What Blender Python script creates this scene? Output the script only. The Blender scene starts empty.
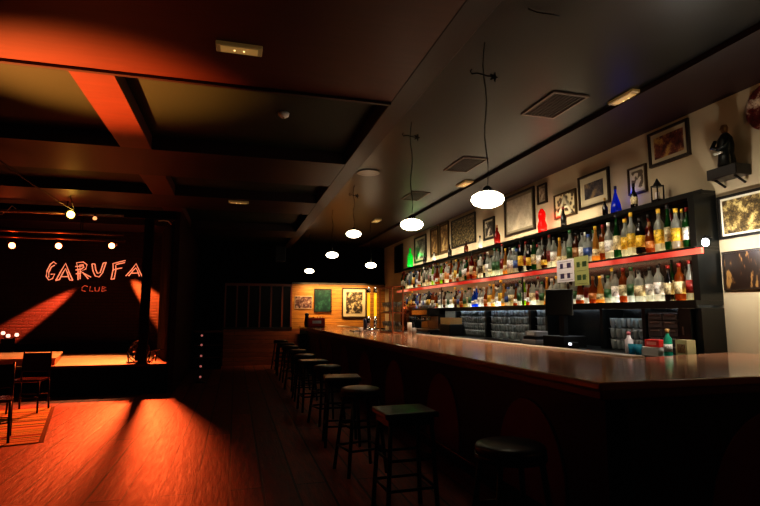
import bpy, bmesh, math, random
from mathutils import Vector, Matrix
R = random.Random(7)
PI = math.pi
COL = bpy.context.scene.collection

# ------------------------------------------------------------------ materials
MATS = {}
def srgb(c):
    return tuple(((x/255)/12.92 if x/255 <= .04045 else ((x/255+.055)/1.055)**2.4) for x in c)
def mat(name, col, rough=.5, metal=0., emis=None, es=0., noise=0., nscale=8., bump=0., spec=.5, coat=0., sc=(1, 1, 1)):
    if name in MATS: return MATS[name]
    m = bpy.data.materials.new(name); m.use_nodes = True
    nt = m.node_tree; b = nt.nodes['Principled BSDF']
    c = srgb(col) + (1,)
    b.inputs['Base Color'].default_value = c
    b.inputs['Roughness'].default_value = rough
    b.inputs['Metallic'].default_value = metal
    b.inputs['Specular IOR Level'].default_value = spec
    if coat: b.inputs['Coat Weight'].default_value = coat; b.inputs['Coat Roughness'].default_value = .08
    if emis is not None:
        b.inputs['Emission Color'].default_value = srgb(emis) + (1,)
        b.inputs['Emission Strength'].default_value = es
    if noise or bump:
        tc = nt.nodes.new('ShaderNodeTexCoord'); mp = nt.nodes.new('ShaderNodeMapping')
        mp.inputs['Scale'].default_value = sc
        nt.links.new(tc.outputs['Object'], mp.inputs[0])
        n = nt.nodes.new('ShaderNodeTexNoise'); n.inputs['Scale'].default_value = nscale; n.inputs['Detail'].default_value = 5
        nt.links.new(mp.outputs[0], n.inputs['Vector'])
        if noise:
            mx = nt.nodes.new('ShaderNodeMix'); mx.data_type = 'RGBA'
            mx.inputs['A'].default_value = tuple(v*(1-noise) for v in c[:3]) + (1,)
            mx.inputs['B'].default_value = tuple(min(1, v*(1+noise)) for v in c[:3]) + (1,)
            nt.links.new(n.outputs['Fac'], mx.inputs['Factor']); nt.links.new(mx.outputs['Result'], b.inputs['Base Color'])
        if bump:
            bp = nt.nodes.new('ShaderNodeBump'); bp.inputs['Strength'].default_value = bump; bp.inputs['Distance'].default_value = .01
            nt.links.new(n.outputs['Fac'], bp.inputs['Height']); nt.links.new(bp.outputs[0], b.inputs['Normal'])
    MATS[name] = m
    return m

def planks(name, c1, c2, gap, w=.24, L=2.6, rough=.35, rot=PI/2, coat=0., plane='XY', bump=.35, wear=.5):
    m = bpy.data.materials.new(name); m.use_nodes = True; MATS[name] = m
    nt = m.node_tree; b = nt.nodes['Principled BSDF']
    tc = nt.nodes.new('ShaderNodeTexCoord'); mp = nt.nodes.new('ShaderNodeMapping')
    if plane == 'XZ': mp.inputs['Rotation'].default_value = (-PI/2, 0, 0)
    else: mp.inputs['Rotation'].default_value = (0, 0, rot)
    nt.links.new(tc.outputs['Object'], mp.inputs[0])
    br = nt.nodes.new('ShaderNodeTexBrick')
    br.inputs['Scale'].default_value = 1; br.inputs['Brick Width'].default_value = L; br.inputs['Row Height'].default_value = w
    br.inputs['Mortar Size'].default_value = .004; br.inputs['Color1'].default_value = srgb(c1)+(1,); br.inputs['Color2'].default_value = srgb(c2)+(1,)
    br.inputs['Mortar'].default_value = srgb(gap)+(1,); br.offset = .37
    nt.links.new(mp.outputs[0], br.inputs['Vector'])
    n = nt.nodes.new('ShaderNodeTexNoise'); n.inputs['Scale'].default_value = 5; n.inputs['Detail'].default_value = 8; n.inputs['Roughness'].default_value = .7
    m2 = nt.nodes.new('ShaderNodeMapping'); m2.inputs['Scale'].default_value = (.6, 4, 4)
    nt.links.new(mp.outputs[0], m2.inputs[0]); nt.links.new(m2.outputs[0], n.inputs['Vector'])
    mx = nt.nodes.new('ShaderNodeMix'); mx.data_type = 'RGBA'; mx.blend_type = 'MULTIPLY'; mx.inputs['Factor'].default_value = wear
    wr = nt.nodes.new('ShaderNodeValToRGB'); wr.color_ramp.elements[0].position = .36; wr.color_ramp.elements[0].color = (.12, .1, .08, 1)
    wr.color_ramp.elements[1].position = .62; nt.links.new(n.outputs['Fac'], wr.inputs[0])
    nt.links.new(br.outputs['Color'], mx.inputs['A']); nt.links.new(wr.outputs[0], mx.inputs['B'])
    nt.links.new(mx.outputs['Result'], b.inputs['Base Color'])
    mr = nt.nodes.new('ShaderNodeMapRange'); mr.inputs['To Min'].default_value = rough*.7; mr.inputs['To Max'].default_value = rough*1.5
    nt.links.new(n.outputs['Fac'], mr.inputs['Value']); nt.links.new(mr.outputs[0], b.inputs['Roughness'])
    ad = nt.nodes.new('ShaderNodeMath'); ad.operation = 'SUBTRACT'
    nt.links.new(n.outputs['Fac'], ad.inputs[0]); nt.links.new(br.outputs['Fac'], ad.inputs[1])
    bp = nt.nodes.new('ShaderNodeBump'); bp.inputs['Strength'].default_value = bump; bp.inputs['Distance'].default_value = .008
    nt.links.new(ad.outputs[0], bp.inputs['Height']); nt.links.new(bp.outputs[0], b.inputs['Normal'])
    if coat: b.inputs['Coat Weight'].default_value = coat; b.inputs['Coat Roughness'].default_value = .15
    return m

def bricks(name, c1, c2, gap, plane='XZ'):
    m = planks(name, c1, c2, gap, w=.075, L=.25, rough=.75, plane=plane, bump=.6, wear=.4)
    for n in m.node_tree.nodes:
        if n.type == 'TEX_BRICK': n.offset = .5; n.inputs['Mortar Size'].default_value = .008
    return m

def glass(name, col, trans=.35, through=.35, rough=.1, es=0.):
    """bottle glass: part clear, part glowing through, with a glossy skin"""
    if name in MATS: return MATS[name]
    m = bpy.data.materials.new(name); m.use_nodes = True; MATS[name] = m
    nt = m.node_tree; nt.nodes.clear()
    out = nt.nodes.new('ShaderNodeOutputMaterial')
    c = srgb(col) + (1,)
    tr = nt.nodes.new('ShaderNodeBsdfTransparent'); tr.inputs[0].default_value = tuple(v**.6 for v in c[:3]) + (1,)
    tl = nt.nodes.new('ShaderNodeBsdfTranslucent'); tl.inputs[0].default_value = c
    pr = nt.nodes.new('ShaderNodeBsdfPrincipled'); pr.inputs['Base Color'].default_value = c; pr.inputs['Roughness'].default_value = rough
    if es:
        pr.inputs['Emission Color'].default_value = c; pr.inputs['Emission Strength'].default_value = es
    a = nt.nodes.new('ShaderNodeMixShader'); a.inputs[0].default_value = through
    nt.links.new(pr.outputs[0], a.inputs[1]); nt.links.new(tl.outputs[0], a.inputs[2])
    b = nt.nodes.new('ShaderNodeMixShader'); b.inputs[0].default_value = trans
    nt.links.new(a.outputs[0], b.inputs[1]); nt.links.new(tr.outputs[0], b.inputs[2])
    nt.links.new(b.outputs[0], out.inputs[0])
    return m

def art(name, c1, c2, c3, scale=9, kind='noise', w=.5, sc=(1, 1, 1)):
    """a printed picture seen as patches of three colours"""
    m = bpy.data.materials.new(name); m.use_nodes = True; MATS[name] = m
    nt = m.node_tree; b = nt.nodes['Principled BSDF']; b.inputs['Roughness'].default_value = .35
    tc = nt.nodes.new('ShaderNodeTexCoord')
    mp = nt.nodes.new('ShaderNodeMapping'); mp.inputs['Scale'].default_value = sc
    nt.links.new(tc.outputs['Object'], mp.inputs[0])
    if kind == 'noise':
        t = nt.nodes.new('ShaderNodeTexNoise'); t.inputs['Scale'].default_value = scale; t.inputs['Detail'].default_value = 6; t.inputs['Roughness'].default_value = .75; o = t.outputs['Fac']
    elif kind == 'voronoi':
        t = nt.nodes.new('ShaderNodeTexVoronoi'); t.inputs['Scale'].default_value = scale; o = t.outputs['Distance']
    else:
        t = nt.nodes.new('ShaderNodeTexWave'); t.inputs['Scale'].default_value = scale; t.inputs['Distortion'].default_value = 6; t.inputs['Detail'].default_value = 4; o = t.outputs['Fac']
    nt.links.new(mp.outputs[0], t.inputs['Vector'])
    cr = nt.nodes.new('ShaderNodeValToRGB'); cr.color_ramp.elements[0].color = srgb(c1)+(1,); cr.color_ramp.elements[1].color = srgb(c3)+(1,)
    cr.color_ramp.elements[0].position = .5-w*.25; cr.color_ramp.elements[1].position = .5+w*.25
    e = cr.color_ramp.elements.new(.5); e.color = srgb(c2)+(1,)
    nt.links.new(o, cr.inputs[0]); nt.links.new(cr.outputs[0], b.inputs['Base Color'])
    return m

# ------------------------------------------------------------------ mesh helper
class MB:
    def __init__(s): s.v = []; s.f = []; s.sm = []
    def add(s, vs, fs, smooth=False):
        n = len(s.v); s.v += [tuple(v) for v in vs]; s.f += [tuple(i+n for i in f) for f in fs]; s.sm += [smooth]*len(fs); return s
    def box(s, x0, y0, z0, x1, y1, z1, M=None):
        vs = [Vector((x, y, z)) for z in (z0, z1) for y in (y0, y1) for x in (x0, x1)]
        if M: vs = [M @ v for v in vs]
        return s.add(vs, [(0, 2, 3, 1), (4, 5, 7, 6), (0, 1, 5, 4), (2, 6, 7, 3), (0, 4, 6, 2), (1, 3, 7, 5)])
    def cbox(s, cx, cy, cz, sx, sy, sz, M=None):
        return s.box(cx-sx/2, cy-sy/2, cz-sz/2, cx+sx/2, cy+sy/2, cz+sz/2, M)
    def lathe(s, prof, seg=14, c=(0, 0, 0), smooth=True, sx=1, sy=1, M=None, sq=0):
        vs = []; fs = []
        for (r, z) in prof:
            for i in range(seg):
                a = 2*PI*(i+.5)/seg
                k = 1
                if sq: k = 1/max(abs(math.cos(a)), abs(math.sin(a)))*sq + (1-sq)
                v = Vector((c[0]+r*k*math.cos(a)*sx, c[1]+r*k*math.sin(a)*sy, c[2]+z)); vs.append(M @ v if M else v)
        for j in range(len(prof)-1):
            for i in range(seg):
                fs.append((j*seg+i, j*seg+(i+1) % seg, (j+1)*seg+(i+1) % seg, (j+1)*seg+i))
        s.add(vs, fs, smooth)
        n = len(s.v)-len(vs)
        s.f += [tuple(n+i for i in reversed(range(seg))), tuple(n+(len(prof)-1)*seg+i for i in range(seg))]; s.sm += [False, False]
        return s
    def tube(s, pts, r, seg=6, r2=None):
        pts = [Vector(p) for p in pts]; vs = []; fs = []; n = len(pts)
        for j, p in enumerate(pts):
            d = (pts[min(j+1, n-1)]-pts[max(j-1, 0)]).normalized()
            u = d.cross(Vector((0, 0, 1)))
            if u.length < .05: u = d.cross(Vector((0, 1, 0)))
            u.normalize(); w = d.cross(u)
            rr = r if r2 is None else r+(r2-r)*j/(n-1)
            for i in range(seg):
                a = 2*PI*i/seg; vs.append(p+u*rr*math.cos(a)+w*rr*math.sin(a))
        for j in range(n-1):
            for i in range(seg): fs.append((j*seg+i, j*seg+(i+1) % seg, (j+1)*seg+(i+1) % seg, (j+1)*seg+i))
        fs += [tuple(reversed(range(seg))), tuple((n-1)*seg+i for i in range(seg))]
        return s.add(vs, fs, True)
    def prism(s, poly, z0, z1, M=None):
        n = len(poly); vs = [Vector((x, y, z0)) for x, y in poly]+[Vector((x, y, z1)) for x, y in poly]
        if M: vs = [M @ v for v in vs]
        return s.add(vs, [tuple(reversed(range(n))), tuple(range(n, 2*n))]+[(i, (i+1) % n, n+(i+1) % n, n+i) for i in range(n)])
    def build(s, name, m, parent=None, loc=None, bevel=0):
        me = bpy.data.meshes.new(name); me.from_pydata(s.v, [], s.f); me.materials.append(m)
        me.polygons.foreach_set('use_smooth', s.sm)
        bm = bmesh.new(); bm.from_mesh(me); bmesh.ops.recalc_face_normals(bm, faces=bm.faces); bm.to_mesh(me); bm.free()
        o = bpy.data.objects.new(name, me); COL.objects.link(o)
        if parent: o.parent = parent
        if loc: o.location = loc
        if bevel:
            b = o.modifiers.new('bevel', 'BEVEL'); b.width = bevel; b.segments = 2; b.limit_method = 'ANGLE'; b.angle_limit = .7
        return o

LABELS = set()
def tag(o, label, cat, group=None, kind=None):
    o['label'] = label; o['category'] = cat
    if group: o['group'] = group
    if kind: o['kind'] = kind
    if not group and label in LABELS: print('DUP LABEL', label)
    LABELS.add(label); return o
def thing(name, label, cat, loc=(0, 0, 0), rz=0, group=None):
    o = bpy.data.objects.new(name, None); o.empty_display_size = .1; COL.objects.link(o)
    o.location = loc; o.rotation_euler = (0, 0, rz); return tag(o, label, cat, group)
def struct(name, mb, m, parent=None, bevel=0):
    o = mb.build(name, m, parent, bevel=bevel)
    if not parent: o['kind'] = 'structure'
    return o
KIDS = {}
def copy_tree(o, parent=None):
    c = o.copy(); COL.objects.link(c)
    if parent: c.parent = parent
    for ch in list(o.children): copy_tree(ch, c)
    return c
ONES = ['', 'first', 'second', 'third', 'fourth', 'fifth', 'sixth', 'seventh', 'eighth', 'ninth', 'tenth', 'eleventh', 'twelfth', 'thirteenth',
        'fourteenth', 'fifteenth', 'sixteenth', 'seventeenth', 'eighteenth', 'nineteenth']
TENS = ['', '', 'twenty', 'thirty', 'forty', 'fifty', 'sixty', 'seventy', 'eighty', 'ninety']
TENTH = ['', '', 'twentieth', 'thirtieth', 'fortieth', 'fiftieth', 'sixtieth', 'seventieth', 'eightieth', 'ninetieth']
def ordinal(n):
    if n >= 100: return 'hundred-and-'+ONES[n-100] if n > 100 else 'hundredth'
    if n < 20: return ONES[n]
    return TENTH[n//10] if n % 10 == 0 else TENS[n//10]+'-'+ONES[n % 10]

# ------------------------------------------------------------------ common materials
floor_m = planks('floor_boards', (140, 62, 38), (104, 44, 26), (14, 6, 4), w=.27, L=3.4, rough=.45, bump=.9, wear=.85)
for n in floor_m.node_tree.nodes:
    if n.type == 'TEX_BRICK': n.inputs['Mortar Size'].default_value = .010
olive = mat('olive_ceiling_paint', (17, 33, 10), .65, noise=.1, nscale=2)
beam_red = mat('oxblood_beam_paint', (74, 30, 16), .5, noise=.25, nscale=3, sc=(1, 6, 6), bump=.08)
bar_ceil = mat('charcoal_gloss_ceiling', (12, 12, 12), .36, noise=.35, nscale=1.3, bump=.03, spec=.5)
cornice = mat('dark_red_cornice_shaded_beam', (34, 10, 8), .5, noise=.2, nscale=4)
cream = mat('cream_wall_plaster', (172, 158, 132), .8, noise=.08, nscale=3, bump=.12)
dark_wall = mat('near_black_wall_paint', (6, 5, 5), .8, noise=.3, nscale=3, spec=.12)
ochre_wood = planks('ochre_board_wall', (190, 134, 58), (170, 114, 46), (60, 30, 10), w=.12, L=2.4, rough=.45, plane='XZ', bump=.4)
black_wood = mat('black_stained_wood', (16, 12, 10), .35, noise=.4, nscale=6, sc=(1, 1, .2), bump=.1)
bar_front_m = mat('black_brown_bar_panelling', (26, 15, 12), .4, noise=.3, nscale=5, bump=.08)
arch_m = mat('dark_red_arch_panel', (124, 38, 30), .45, noise=.25, nscale=6, bump=.1)
bar_top_m = mat('polished_brown_counter', (170, 124, 96), .13, noise=.2, nscale=3, bump=.03, spec=.6)
bar_edge_m = mat('red_brown_counter_edge', (104, 56, 38), .3, noise=.2, nscale=5)
steel = mat('brushed_steel', (150, 150, 148), .28, 1.)
pale_rim = mat('pale_counter_rim', (214, 210, 198), .3)
chrome = mat('chrome', (200, 200, 200), .12, 1.)
blk_metal = mat('black_metal', (14, 14, 15), .35, .6)
blk_plastic = mat('black_plastic', (12, 12, 13), .4)
blk_leather = mat('black_vinyl_seat', (20, 19, 19), .34, bump=.15, nscale=30, spec=.6)
grey_plastic = mat('grey_plastic', (140, 138, 138), .4)
white_paint = mat('white_card', (210, 208, 204), .6)
gold = mat('aged_gold_frame', (70, 54, 30), .4, .3, noise=.3, nscale=20)
dk_frame = mat('dark_wood_frame', (36, 26, 18), .35, noise=.3, nscale=12)
mount = mat('cream_mount', (176, 166, 140), .7)
brass = mat('brass', (190, 130, 60), .25, 1.)
lamp_glass = mat('opal_lamp_glass', (255, 246, 220), .3, emis=(255, 240, 205), es=7)
red_fascia = None

# ------------------------------------------------------------------ setting
XW = 4.45
struct('floor', MB().box(-7, -3, -.1, XW+.2, 16.2, 0), floor_m)
struct('wall_right', MB().box(XW, -3, 0, XW+.2, 15.5, 3.55), cream)
struct('wall_far', MB().box(-7, 15.5, 0, XW+.2, 15.7, 4.1), dark_wall)
struct('wall_left', MB().box(-7.2, -3, 0, -7, 15.7, 4.1), dark_wall)
struct('wall_back', MB().box(-7, -3.2, 0, XW+.2, -3, 4.1), dark_wall)
struct('ceiling', MB().box(-7, -3, 3.56, 1.33, 15.5, 3.66), olive)
cb = struct('ceiling_over_bar', MB().box(1.555, -3, 3.55, XW+.2, 15.5, 3.65), bar_ceil); cb.name = 'ceiling_bar'
struct('trim_1', MB().box(3.6, -3, 3.5, XW, 15.5, 3.55), cornice)            # dark red band beside the wall
for i, (a, b) in enumerate([(-2.6, -1.3), (-.4, .6), (1.7, 4.45), (6.5, 7.75), (9.0, 10.1), (12.3, 13.4)]):
    struct('trim_%d' % (i+2), MB().box(-7, a, 3.4, 1.33, b, 3.56), beam_red if i == 2 else cornice)   # cross beams, shade of the unlit ones put into a darker colour
struct('trim_9', MB().box(1.33, -3, 3.4, 1.555, 15.5, 3.66), cornice, bevel=.01)
for k, (a, b) in enumerate([(-1.3, -.4), (.6, 1.7), (4.45, 6.5), (7.75, 9.0), (10.1, 12.3)]):
    struct('trim_%d' % (10+k), MB().box(-1.36, a, 3.4, -1.02, b, 3.56), beam_red)
struct('trim_15', MB().box(1.6, 15.44, 1.02, XW, 15.5, 2.33), ochre_wood)       # ochre boards behind the bar end
struct('trim_16', MB().box(1.6, 15.40, 2.33, XW, 15.5, 2.38), dk_frame)
struct('trim_17', MB().box(-.3, 15.44, 0, 1.85, 15.5, 1.02), planks('red_brown_dado', (150, 80, 44), (130, 64, 34), (40, 18, 8), w=.12, L=2.4, rough=.5, plane='XZ', bump=.4))        # dado under the slatted window
struct('trim_18', MB().box(1.85, 15.44, 0, XW, 15.5, 1.02), dark_wall)
struct('trim_19', MB().box(-.34, 15.42, 1.02, 1.62, 15.5, 1.07), dk_frame)
w = MB()
for x in (-.3, .02, .34, .66, .98, 1.30, 1.56): w.box(x, 15.42, 1.07, x+.045, 15.48, 2.28)
w.box(-.3, 15.42, 2.26, 1.605, 15.48, 2.33)
wf = struct('window_1', w, mat('rosewood_mullion', (120, 62, 50), .4))
MB().box(-.3, 15.47, 1.07, 1.6, 15.49, 2.3).build('pane', mat('black_glass', (8, 7, 9), .35, spec=.2), wf)

struct('trim_22', MB().box(-7, 4.41, 3.375, 1.33, 4.45, 3.4), cornice)
# ------------------------------------------------------------------ the bar counter
bar = thing('bar_counter', 'long dark panelled bar with polished brown top turning the corner to the wall', 'bar counter', (1.8, 2.31, 0))
def L(mb): mb.v = [(x-1.8, y-2.31, z) for x, y, z in mb.v]; return mb
inner = [(3.2, 3.56), (3.15, 5.2), (3.1, 8.0), (3.08, 12), (3.05, 15.38)]
top = [(1.81, 2.31), (XW-.005, 2.31), (XW-.005, 3.84)]+inner+[(1.81, 15.38)]
L(MB().prism(top, 1.055, 1.10)).build('counter_top', bar_top_m, bar, bevel=.012)
edge = [(1.83, 2.33), (XW-.01, 2.33), (XW-.01, 2.43), (1.93, 2.43), (1.93, 15.36), (1.83, 15.36)]
L(MB().prism(edge, 1.005, 1.055)).build('counter_edge', bar_edge_m, bar, bevel=.01)
L(MB().box(2.05, 2.5, .10, 2.13, 15.36, 1.055).box(2.05, 2.5, .1, XW-.01, 2.58, 1.055).box(2.10, 2.56, 0, 2.16, 15.36, .1).box(2.1, 2.56, 0, XW-.01, 2.62, .1)).build('front_panel', bar_front_m, bar)
L(MB().box(2.9, 3.72, 0, 3.0, 15.36, 1.05).box(2.55, 3.48, 0, XW-.01, 3.56, 1.05)).build('rear_panel', bar_front_m, bar)
rim = MB()
for (a, b) in zip(inner, inner[1:]):
    d = (Vector(b)-Vector(a)).normalized(); n = Vector((d.y, -d.x))
    if n.x < 0: n = -n
    q = [Vector(a)-n*.10, Vector(b)-n*.10, Vector(b)+n*.03, Vector(a)+n*.03]
    rim.prism([tuple(p) for p in q], 1.101, 1.112)
L(rim).build('inner_rim', pale_rim, bar)
def arch(w, h, n=14):
    pts = [(-w/2, 0), (w/2, 0)]
    for i in range(n+1):
        a = PI*i/n; pts.append((w/2*math.cos(a), h-w*.62+w*.62*math.sin(a)))
    return pts
k = 0
for y in [3.4, 5.02, 6.64, 8.26, 9.88, 11.5, 13.1]:
    M = Matrix(((0, 0, 1, 2.035), (1, 0, 0, y), (0, 1, 0, .12), (0, 0, 0, 1)))
    L(MB().prism(arch(.86, .73), 0, .016, M)).build('arched_panel', arch_m, bar, bevel=.006)
for x in (3.12, 4.02)[:1]:
    M = Matrix(((1, 0, 0, x+.06), (0, 0, -1, 2.502), (0, 1, 0, .12), (0, 0, 0, 1)))
    L(MB().prism(arch(1.06, .75), 0, .016, M)).build('arched_panel', arch_m, bar, bevel=.006)
L(MB().tube([(1.95, 2.45, .2), (1.95, 15.3, .2)], .022, 8)).build('foot_rail', mat('dull_brass_rail', (60, 40, 24), .35, .8), bar)

# ------------------------------------------------------------------ bar stools
def make_stool(kind, label):
    t = thing('bar_stool', label, 'stool', group=None)
    if kind == 'round':
        MB().lathe([(.0, .70), (.16, .70), (.185, .712), (.19, .735), (.182, .752), (.15, .762), (0, .765)], 28).build('seat', blk_leather, t)
        MB().lathe([(.178, .684), (.192, .684), (.192, .708), (.178, .708)], 28).build('seat_rim', blk_metal, t)
    else:
        MB().box(-.205, -.18, .705, .205, .18, .75).build('seat', blk_leather, t, bevel=.014)
        MB().box(-.175, -.15, .655, .175, .15, .705).build('apron', blk_metal, t)
    top = .12 if kind == 'round' else .155; bot = .19
    for sx in (-1, 1):
        for sy in (-1, 1):
            MB().tube([(sx*top, sy*top*.9, .70), (sx*bot, sy*bot*.9, 0)], .017, 8).build('leg', blk_metal, t)
    for z in (.22, .42):
        q = top+(bot-top)*(1-z/.7)
        for (a, b) in (((-q, -q*.9), (q, -q*.9)), ((q, -q*.9), (q, q*.9)), ((q, q*.9), (-q, q*.9)), ((-q, q*.9), (-q, -q*.9))):
            MB().tube([(a[0], a[1], z), (b[0], b[1], z)], .011, 6).build('rung', blk_metal, t)
    return t
rs = make_stool('round', 'nearest black bar stool, round padded seat, close to the bar corner'); rs.location = (1.45, 2.60, 0)
sq = make_stool('square', 'square-seated black bar stool, second from the bar corner'); sq.location = (1.24, 3.78, 0); sq.rotation_euler.z = .04
spots = [(1.17, 4.9, 'r', .2), (1.20, 5.95, 's', -.1), (1.23, 7.1, 'r', .3), (1.18, 8.1, 's', .1), (1.19, 9.1, 'r', 0), (1.20, 10.3, 'r', .3), (1.19, 11.6, 'r', .1), (1.2, 12.9, 's', 0), (1.2, 14.2, 'r', .2)]
for i, (x, y, kk, rz) in enumerate(spots):
    o = copy_tree(rs if kk == 'r' else sq); o.location = (x, y, 0); o.rotation_euler.z = rz
    o['label'] = ('round' if kk == 'r' else 'square') + '-seated black bar stool, %s from the near bar corner' % ordinal(i+3)
for o in [o for o in COL.objects if o.name.startswith('bar_stool')]: o['group'] = 'bar stools along the counter'

# ------------------------------------------------------------------ back bar unit
Y0, Y1 = 3.86, 13.1
blk = mat('black_painted_shelving', (15, 17, 16), .3, noise=.3, nscale=6, bump=.05)
def U(mb, t): mb.v = [(x-t.location.x, y-t.location.y, z-t.location.z) for x, y, z in mb.v]; return mb
cnt = thing('back_counter', 'long black back-bar counter under the bottle shelves', 'counter', (4.2, 3.86, 0))
U(MB().box(3.82, Y0, 1.0, XW-.01, Y1, 1.05), cnt).build('counter_top', blk, cnt, bevel=.004)
U(MB().box(3.86, Y0, 0, XW-.01, Y1, 1.0), cnt).build('base_cabinet', blk, cnt)
m = mat('red_lit_shelf_edge', (190, 40, 28), .35)
nt = m.node_tree; b = nt.nodes['Principled BSDF']
tc = nt.nodes.new('ShaderNodeTexCoord'); n = nt.nodes.new('ShaderNodeTexNoise'); n.inputs['Scale'].default_value = 1.1
n.inputs['Detail'].default_value = 3
nt.links.new(tc.outputs['Object'], n.inputs['Vector']); cr = nt.nodes.new('ShaderNodeValToRGB')
cr.color_ramp.elements[0].position = .38; cr.color_ramp.elements[0].color = srgb((150, 22, 18))+(1,)
cr.color_ramp.elements[1].position = .66; cr.color_ramp.elements[1].color = srgb((250, 170, 140))+(1,)
nt.links.new(n.outputs['Fac'], cr.inputs[0]); nt.links.new(cr.outputs[0], b.inputs['Emission Color']); b.inputs['Emission Strength'].default_value = .65
strip_w = mat('warm_led_strip', (255, 255, 255), .5, emis=(255, 236, 205), es=90)
strip_y = mat('yellow_led_strip', (255, 255, 255), .5, emis=(255, 222, 150), es=80)
strip_c = mat('cool_fill_strip', (255, 255, 255), .5, emis=(225, 240, 255), es=7)
strip_a = mat('amber_led_strip', (255, 255, 255), .5, emis=(255, 220, 170), es=5)
def panel_m(name, c1, c2, es):
    m = mat(name, (230, 230, 220), .4, emis=c1, es=es)
    nt = m.node_tree; b = nt.nodes['Principled BSDF']; tc = nt.nodes.new('ShaderNodeTexCoord'); n = nt.nodes.new('ShaderNodeTexNoise')
    n.inputs['Scale'].default_value = 1.6; n.inputs['Detail'].default_value = 2; nt.links.new(tc.outputs['Object'], n.inputs['Vector'])
    r = nt.nodes.new('ShaderNodeValToRGB'); r.color_ramp.elements[0].position = .4; r.color_ramp.elements[0].color = srgb(c2)+(1,)
    r.color_ramp.elements[1].position = .6; r.color_ramp.elements[1].color = srgb(c1)+(1,)
    nt.links.new(n.outputs['Fac'], r.inputs[0]); nt.links.new(r.outputs[0], b.inputs['Emission Color']); return m
lo = thing('bottle_shelf', 'lower black bottle shelf with white light panel, under the red-edged shelf', 'shelf', (4.3, Y0, 1.535))
U(MB().box(4.135, Y0, 1.535, XW-.01, Y1, 1.575), lo).build('shelf_board', blk, lo)
U(MB().box(4.115, Y0, 1.505, 4.135, Y1, 1.58), lo).build('shelf_edge', blk, lo)
U(MB().box(4.17, Y0+.10, 1.575, 4.29, Y1-.05, 1.580), lo).build('light_panel', panel_m('white_light_panel', (250, 242, 232), (150, 120, 50), 11), lo)
U(MB().box(4.15, Y0+.12, 1.524, 4.18, Y1-.05, 1.535), lo).build('light_strip', strip_c, lo)  # hidden strip added to brighten the glasses below
up = thing('bottle_shelf', 'upper bottle shelf with glowing red front edge', 'shelf', (4.3, Y0, 2.055))
U(MB().box(4.135, Y0, 2.055, XW-.01, Y1, 2.085), up).build('shelf_board', blk, up)
U(MB().box(4.105, Y0-.1, 2.005, 4.135, Y1, 2.058), up).build('shelf_edge', m, up)['label'] = 'glowing red front edge'
U(MB().box(4.17, Y0+.10, 2.085, 4.29, Y1-.05, 2.090), up).build('light_panel', panel_m('yellow_light_panel', (250, 228, 180), (140, 90, 30), 9), up)
U(MB().box(4.15, Y0+.12, 2.043, 4.18, Y1-.05, 2.055), up).build('light_strip', strip_a, up)
tp = thing('top_shelf', 'black top board running along the wall above the bottles', 'shelf', (4.3, Y0, 2.6))
U(MB().box(4.285, Y0, 2.60, XW-.01, Y1, 2.635), tp).build('shelf_board', blk, tp)
U(MB().box(4.265, Y0, 2.59, 4.285, Y1, 2.64), tp).build('shelf_edge', blk, tp)
o = MB().box(4.17, Y0, 1.051, XW-.01, Y0+.07, 1.504).box(4.17, Y0, 1.576, XW-.01, Y0+.07, 2.054).box(4.17, Y0, 2.086, XW-.01, Y0+.07, 2.599).build('end_panel', blk); tag(o, 'black end panel of the bottle shelves beside the framed photograph', 'panel')
o = MB().box(XW-.03, Y0+.07, 1.051, XW-.01, 8.3, 1.504).box(XW-.03, Y0+.07, 1.576, XW-.01, 8.3, 2.054).box(XW-.03, Y0+.07, 2.086, XW-.01, 8.3, 2.599).build('back_board', mat('dark_back_board', (30, 30, 26), .25)); tag(o, 'dark board behind the bottles on the near half of the shelves', 'panel')
for k, y in enumerate((4.05, 4.52, 5.18, 6.30, 6.72, 8.12, 9.36, 10.7, 12.1)):
    o = MB().box(4.14, y, 1.051, XW-.032, y+.05, 1.504).build('shelf_divider', blk); tag(o, 'black upright between glass bays, %s from the near end' % ordinal(k+1), 'divider', 'uprights between the glass bays')
for y, nn in ((6.9, 'nearer'), (10.1, 'farther')):
    o = MB().box(4.137, y, 1.576, 4.150, y+.03, 2.004).build('shelf_divider', blk); tag(o, '%s slim black upright between the two bottle shelves' % nn, 'divider')
dd = thing('cabinet_door', 'small black closed door at the near end under the lower shelf', 'door', (4.13, 3.95, 1.06))
U(MB().box(4.12, 3.94, 1.07, 4.139, 4.05, 1.50), dd).build('panel', blk, dd); U(MB().box(4.112, 4.02, 1.25, 4.12, 4.035, 1.33), dd).build('handle', steel, dd)

# ------------------------------------------------------------------ bottles
def prof(kind, h):
    if kind == 'round': return [(.0, 0), (.034, 0), (.037, .01), (.037, h*.58), (.033, h*.66), (.016, h*.76), (.0135, h*.80), (.0135, h*.93)]
    if kind == 'slim': return [(.0, 0), (.027, 0), (.030, .01), (.029, h*.45), (.022, h*.62), (.012, h*.74), (.0115, h*.94)]
    if kind == 'squat': return [(.0, 0), (.048, 0), (.052, .015), (.053, h*.42), (.044, h*.56), (.017, h*.68), (.015, h*.90)]
    if kind == 'square': return [(.0, 0), (.032, 0), (.034, .006), (.034, h*.66), (.029, h*.72), (.014, h*.77), (.014, h*.91)]
    if kind == 'bell': return [(.0, 0), (.046, 0), (.048, .012), (.036, h*.35), (.026, h*.6), (.015, h*.75), (.014, h*.93)]
    if kind == 'flask': return [(.0, 0), (.040, 0), (.044, .01), (.050, h*.3), (.040, h*.58), (.016, h*.7), (.014, h*.92)]
PM = {}
def pm(name, col, rough=.5): return mat(name, col, rough, emis=col, es=0.)
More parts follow.
